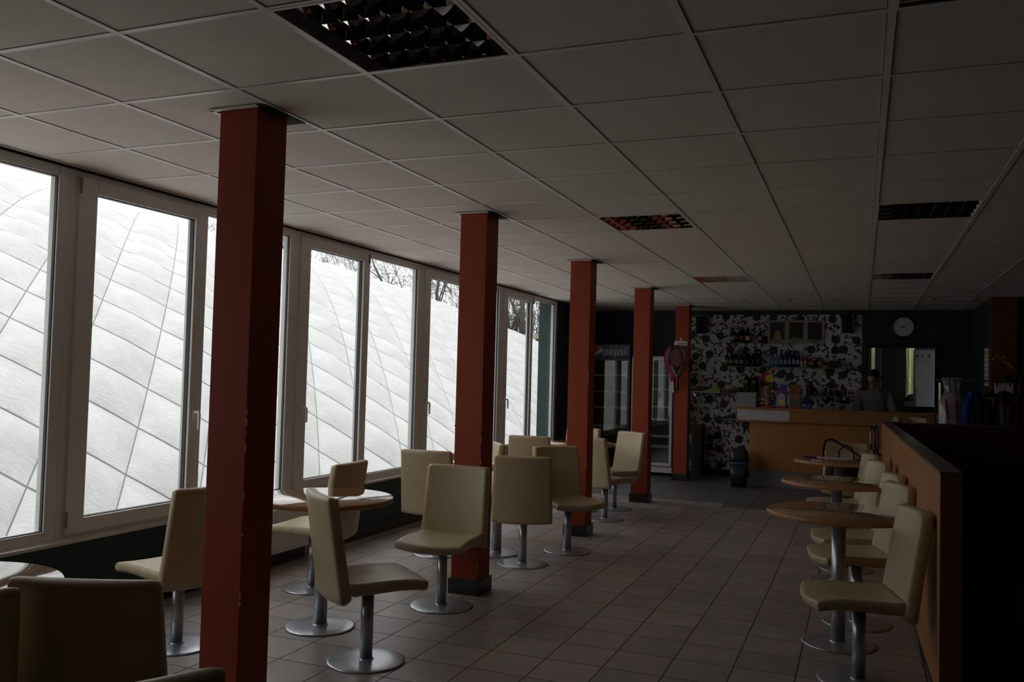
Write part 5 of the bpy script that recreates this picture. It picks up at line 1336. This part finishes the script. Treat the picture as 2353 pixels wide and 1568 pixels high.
for k, (fx, fz) in enumerate(((1.478, 1.838), (1.515, 1.872), (1.548, 1.842), (1.592, 1.858), (1.600, 1.80), (1.640, 1.778), (1.662, 1.735))):
    p = MB()
    for j in range(5):
        a = 2*pi*j/5+k; c_ = Vector((fx, 11.965, fz)); d = Vector((cos(a), -.15, sin(a))); s_ = Vector((-sin(a), 0, cos(a)))
        pts = [c_, c_+d*.009+s_*.007, c_+d*.018+s_*.005, c_+d*.021, c_+d*.018-s_*.005, c_+d*.009-s_*.007]
        p.add([tuple(v) for v in pts]+[tuple(v+Vector((0, .0015, 0))) for v in pts], [(0,1,2,3,4,5), (11,10,9,8,7,6)]+[(i, (i+1) % 6+0, (i+1) % 6+6, i+6) for i in range(6)])
    p.build('blossom', [mat('orchid_yellow', (.42, .33, .03, 1), .6)], rt)
q = MB()
for s in (-1, 1): q.tube([(1.60, 11.99, 1.62), (1.60+s*.03, 11.985, 1.66), (1.60+s*.07, 11.98, 1.64)], [.006, .014, .003], 8, flat=.25)
q.build('leaves', [mat('orchid_leaf', (.03, .10, .02, 1), .5)], rt)

# ------------------------------------------------------------------ outside: ground, air dome, trees
g = MB(); g.add([(-120, -60, -.32), (XL-.31, -60, -.32), (XL-.31, 140, -.32), (-120, 140, -.32)], [(0, 1, 2, 3)])
structure(g.build('ground', [mat('pale_concrete_slabs', (.80, .79, .76, 1), .85, 0, .08, .8)]))

def air_dome():
    K = 2.2
    xc, zc, s0, y0, us, uy, vs, vy, e = -10.14779, -9.48149, 5.43732, 4.0151, .31115, .29209, .31203, -.31528, 1.16182
    det = us*vy-vs*uy
    SUB = np.array([0, .025, .07, .14, .24, .37, .5, .63, .76, .86, .93, .975]); NS = len(SUB)
    # lattice cells whose centre lies on the wanted stretch of the vault
    SR, YR_ = (-8.5, 8.6), (-9.0, 25.0)
    cs = [((s_-s0)*vy-(y_-y0)*vs)/det for s_ in SR for y_ in YR_]; cb = [(us*(y_-y0)-uy*(s_-s0))/det for s_ in SR for y_ in YR_]
    a0, a1, b0, b1 = int(min(cs))-1, int(max(cs))+2, int(min(cb))-1, int(max(cb))+2
    av = (np.arange(a0, a1)[:, None]+SUB[None]).ravel(); bv = (np.arange(b0, b1)[:, None]+SUB[None]).ravel()
    a, b = np.meshgrid(av, bv)
    s = s0+a*us+b*vs; y = y0+a*uy+b*vy
    t = s/10.
    fa, fb = a-np.floor(a), b-np.floor(b)
    pa, pb = np.sin(pi*fa), np.sin(pi*fb)
    rr = np.sin(np.floor(a)*12.9898+np.floor(b)*78.233)*43758.5453; rr = rr-np.floor(rr)
    h = (.052+.016*rr)*np.clip(pa, 0, 1)**.9*np.clip(pb, 0, 1)**.9
    # fabric pulled into folds towards the seams and the crossings
    h += .0030*np.sin(fb*55+rr*9+2*fa)*pb*np.exp(-((fa-.0)/.16)**2)*(fa > .02)+.0030*np.sin(fb*48+rr*5)*pb*np.exp(-((1-fa)/.16)**2)
    nx = np.sin(t)/10; nz = np.cos(t)/(10*e); nl = np.sqrt(nx*nx+nz*nz); nx /= nl; nz /= nl
    x = xc+10*np.sin(t)+nx*h; z = zc+10*e*np.cos(t)+nz*h
    z = z-.004*np.maximum(y-5, 0)**2-.11*np.maximum(y-18.5, 0)**2-.06*np.maximum(-4-y, 0)**2
    V = np.stack([x*K, y*K, z*K+CAM_Z], -1).reshape(-1, 3).astype(np.float32)
    ny, ns = s.shape
    i = np.arange(ny*ns).reshape(ny, ns)
    F = np.stack([i[:-1, :-1], i[:-1, 1:], i[1:, 1:], i[1:, :-1]], -1)
    ok = (s[:-1, :-1] > SR[0]) & (s[:-1, :-1] < SR[1]) & (y[:-1, :-1] > YR_[0]) & (y[:-1, :-1] < YR_[1])
    F = F[ok].reshape(-1, 4).astype(np.int32)
    used = np.zeros(len(V), bool); used[F.ravel()] = True; ren = np.cumsum(used)-1
    V = V[used]; F = ren[F].astype(np.int32); a = a.ravel()[used]; b = b.ravel()[used]
    me = bpy.data.meshes.new('air_dome')
    me.vertices.add(len(V)); me.vertices.foreach_set('co', V.ravel())
    me.loops.add(F.size); me.loops.foreach_set('vertex_index', F.ravel())
    me.polygons.add(len(F)); me.polygons.foreach_set('loop_start', np.arange(0, F.size, 4, dtype=np.int32))
    me.polygons.foreach_set('use_smooth', np.ones(len(F), dtype=bool))
    uv = me.uv_layers.new(name='lattice'); AB = np.stack([a, b], -1).reshape(-1, 2)[F.ravel()].astype(np.float32)
    uv.data.foreach_set('uv', AB.ravel())
    me.update(calc_edges=True); me.validate()
    m, nt, bs = nodes_of('dome_membrane')
    u = N(nt, 'ShaderNodeUVMap', uv_map='lattice').outputs[0]
    tc = N(nt, 'ShaderNodeTexCoord').outputs['Object']
    sp_ = N(nt, 'ShaderNodeSeparateXYZ'); L(nt, u, sp_.inputs[0])
    def cab(o_, w0, w1):
        f = math_node(nt, 'FRACT', o_); d = math_node(nt, 'ABSOLUTE', math_node(nt, 'SUBTRACT', math_node(nt, 'FRACT', math_node(nt, 'ADD', f, .5)), .5))
        return ramp(nt, d, w0, w1, (1, 1, 1, 1), (0, 0, 0, 1))
    cable_and_shadow = math_node(nt, 'MAXIMUM', cab(sp_.outputs[0], .005, .012), cab(sp_.outputs[1], .012, .024))  # dark line holds the net cable plus the shadow painted along its seam
    n1 = noise(nt, tc, .9, 5, .6, .5); n2 = noise(nt, tc, 3.5, 6, .65, 1.5)
    c = mixc(nt, ramp(nt, n1, .35, .7), (.60, .60, .605, 1), (.51, .505, .49, 1))
    c = mixc(nt, math_node(nt, 'MULTIPLY', ramp(nt, n2, .55, .8), .35), c, (.42, .39, .35, 1))
    c = mixc(nt, math_node(nt, 'MULTIPLY', cable_and_shadow, .85), c, (.09, .09, .11, 1))
    L(nt, c, bs.inputs['Base Color']); bs.inputs['Roughness'].default_value = .38; bs.inputs['Specular IOR Level'].default_value = .4
    mp = N(nt, 'ShaderNodeMapping'); L(nt, u, mp.inputs[0]); mp.inputs['Scale'].default_value = (3, 9, 1); mp.inputs['Rotation'].default_value = (0, 0, .5)
    wr = noise(nt, mp.outputs[0], 2.2, 6, .6, 2.2)
    bump(nt, wr, bs, .55, .06)
    me.materials.append(m)
    o = bpy.data.objects.new('air_dome', me); COL.objects.link(o)
    return tag(o, 'white quilted air-supported sports dome filling the view outside the windows', 'air dome')
air_dome()

M_BARK = mat('bare_bark', (.075, .065, .055, 1), .9, 0, .25, 6, .4, 30)
M_TWIG = mat('bare_twigs', (.085, .072, .062, 1), .9)
def tree(x, y, h, r, seed, label, lean=(0, 0), droop=0, depth=6, twin=False, group='bare trees beyond the dome', spread=.75):
    R = random.Random(seed)
    root = thing('bare_tree', label, 'tree', (x, y, -.32), group=group)
    trunk = MB(); limbs = MB(); twigs = MB()
    def grow(p, d, ln, rad, lv):
        n = 4 if lv < 3 else 3; rad = max(rad, .013); pts = [p]; rs = [rad]; q = p; dd = d.copy()
        for i in range(n):
            dd = (dd+Vector((R.uniform(-1, 1), R.uniform(-1, 1), R.uniform(-.6, .9 if not droop or lv < 3 else -.4)))*(.20 if lv else .08)).normalized()
            q = q+dd*(ln/n); pts.append(q); rs.append(rad*(1-.42*(i+1)/n))
        mb = trunk if lv == 0 else (limbs if lv < 3 else twigs)
        mb.tube(pts, rs, 8 if lv < 2 else (5 if lv < 4 else 3))
        if lv >= depth: return
        k = 3 if lv in (1, 2, 3) else (2 if lv > 3 else 3)
        for j in range(k+ (1 if lv > 2 and R.random() < .4 else 0)):
            t = 1.0 if j == 0 else R.uniform(.35, .95); idx = max(1, min(n, int(round(t*n))))
            a = R.uniform(0, 2*pi); sp_ = spread*(.45 if j == 0 else R.uniform(.7, 1.25))
            side = dd.cross(Vector((cos(a), sin(a), .3))).normalized()
            nd = (dd+side*sp_).normalized()
            if droop and lv >= 3: nd = (nd+Vector((0, 0, -droop))).normalized()
            grow(pts[idx], nd, ln*R.uniform(.62, .82), rs[idx]*(.78 if j == 0 else R.uniform(.45, .65)), lv+1)
    base = Vector((x, y, -.32))
    if twin:
        grow(base, Vector((-.10+lean[0], 0, 1)).normalized(), h*.42, r, 0); grow(base+Vector((r*1.2, 0, 0)), Vector((.06+lean[0], .02, 1)).normalized(), h*.45, r*.95, 0)
    else: grow(base, Vector((lean[0], lean[1], 1)).normalized(), h*.38, r, 0)
    trunk.build('trunk', [M_BARK], root); limbs.build('limbs', [M_BARK], root); twigs.build('twigs', [M_TWIG], root)
    return root
TREES = [
 (-23.6, 59, 21, .26, 11, 'twin-trunked bare tree beyond the dome, near the last window', (.02, 0), 0, 7, True, .6),
 (-33.5, 61, 17, .30, 5, 'bare tree with a thick bent limb, in the window left of the second column', (-.30, 0), 0, 7, False, .8),
 (-31.2, 61, 22, .22, 23, 'slender bare tree just left of the second column', (.0, 0), 0, 7, False, .6),
 (-44.5, 60, 19, .28, 31, 'bare tree whose crown shows right of the nearest column', (.1, 0), .0, 7, False, .8),
 (-40.5, 56, 20, .22, 47, 'tree with fine hanging twigs above the dome ridge', (.05, 0), .45, 7, False, .7),
 (-53.0, 60, 18, .26, 53, 'bare tree mostly behind the nearest red column', (0, 0), .1, 6, False, .8),
 (-21.5, 60, 15, .14, 61, 'thin bare tree by the green pier', (0, 0), 0, 7, False, .6),
 (-28.0, 64, 18, .20, 77, 'bare tree beyond the dome hidden partly by the second column', (0, 0), 0, 7, False, .7),
]
for (x, y, h, r, sd, l, ln, dr, dp, tw, spr) in TREES: tree(x, y, h, r, sd, l, ln, dr, dp, tw, spread=spr)
# thicket and slatted fence at the far end
th = MB(); R = random.Random(9)
for k in range(620):
    x = R.uniform(-30, -17); y = R.uniform(59, 65); z = -.32; hh = R.uniform(3.5, 8.5)
    p1 = Vector((x, y, z)); pts = [p1]
    for i in range(4): p1 = p1+Vector((R.uniform(-.5, .5), R.uniform(-.4, .4), hh/4)); pts.append(p1)
    th.tube(pts, [.05, .04, .03, .02, .010], 3)
    for j in range(6):
        q = pts[R.randrange(1, 5)]; d = Vector((R.uniform(-1, 1), R.uniform(-1, 1), R.uniform(.1, 1)))*R.uniform(.5, 1.5)
        th.tube([q, q+d*.6, q+d+Vector((0, 0, .2))], [.022, .015, .008], 3)
tag(th.build('thicket', [M_TWIG]), 'dense brown leafless thicket beyond the dome end', 'thicket', kind='stuff')
rt = thing('slatted_fence', 'tall pale slatted windbreak fence beyond the dome end', 'fence', (-21, 57, -.32))
f = MB()
for k in range(8): f.box(-25, -17, 57, 57.04, 1.6+k*.36, 1.80+k*.36)
f.build('slats', [mat('weathered_slats', (.33, .27, .19, 1), .8)], rt)
for k in range(6):
    f = MB(); f.box(-24.8+k*1.5, -24.68+k*1.5, 57.04, 57.12, -.32, 4.5); f.build('post', [M_BARK], rt)
# reeds outside the back room
rd = MB(); R = random.Random(4)
for k in range(1500):
    x = R.uniform(-.8, 3.4); y = R.uniform(17.6, 19.6); h = R.uniform(2.8, 4.6); bx = R.uniform(-.25, .25)
    w_ = R.uniform(.008, .018)
    rd.add([(x-w_, y, -.32), (x+w_, y, -.32), (x+bx*.4+w_*.8, y+.02, -.32+h*.6), (x+bx*.4-w_*.8, y+.02, -.32+h*.6), (x+bx, y+.05, -.32+h)], [(0, 1, 2, 3), (3, 2, 4)])
tag(rd.build('reeds', [mat('yellow_green_reeds', (.27, .27, .13, 1), .8, 0, .3, 3)]), 'yellow-green reeds outside the back room window', 'reeds', kind='stuff')
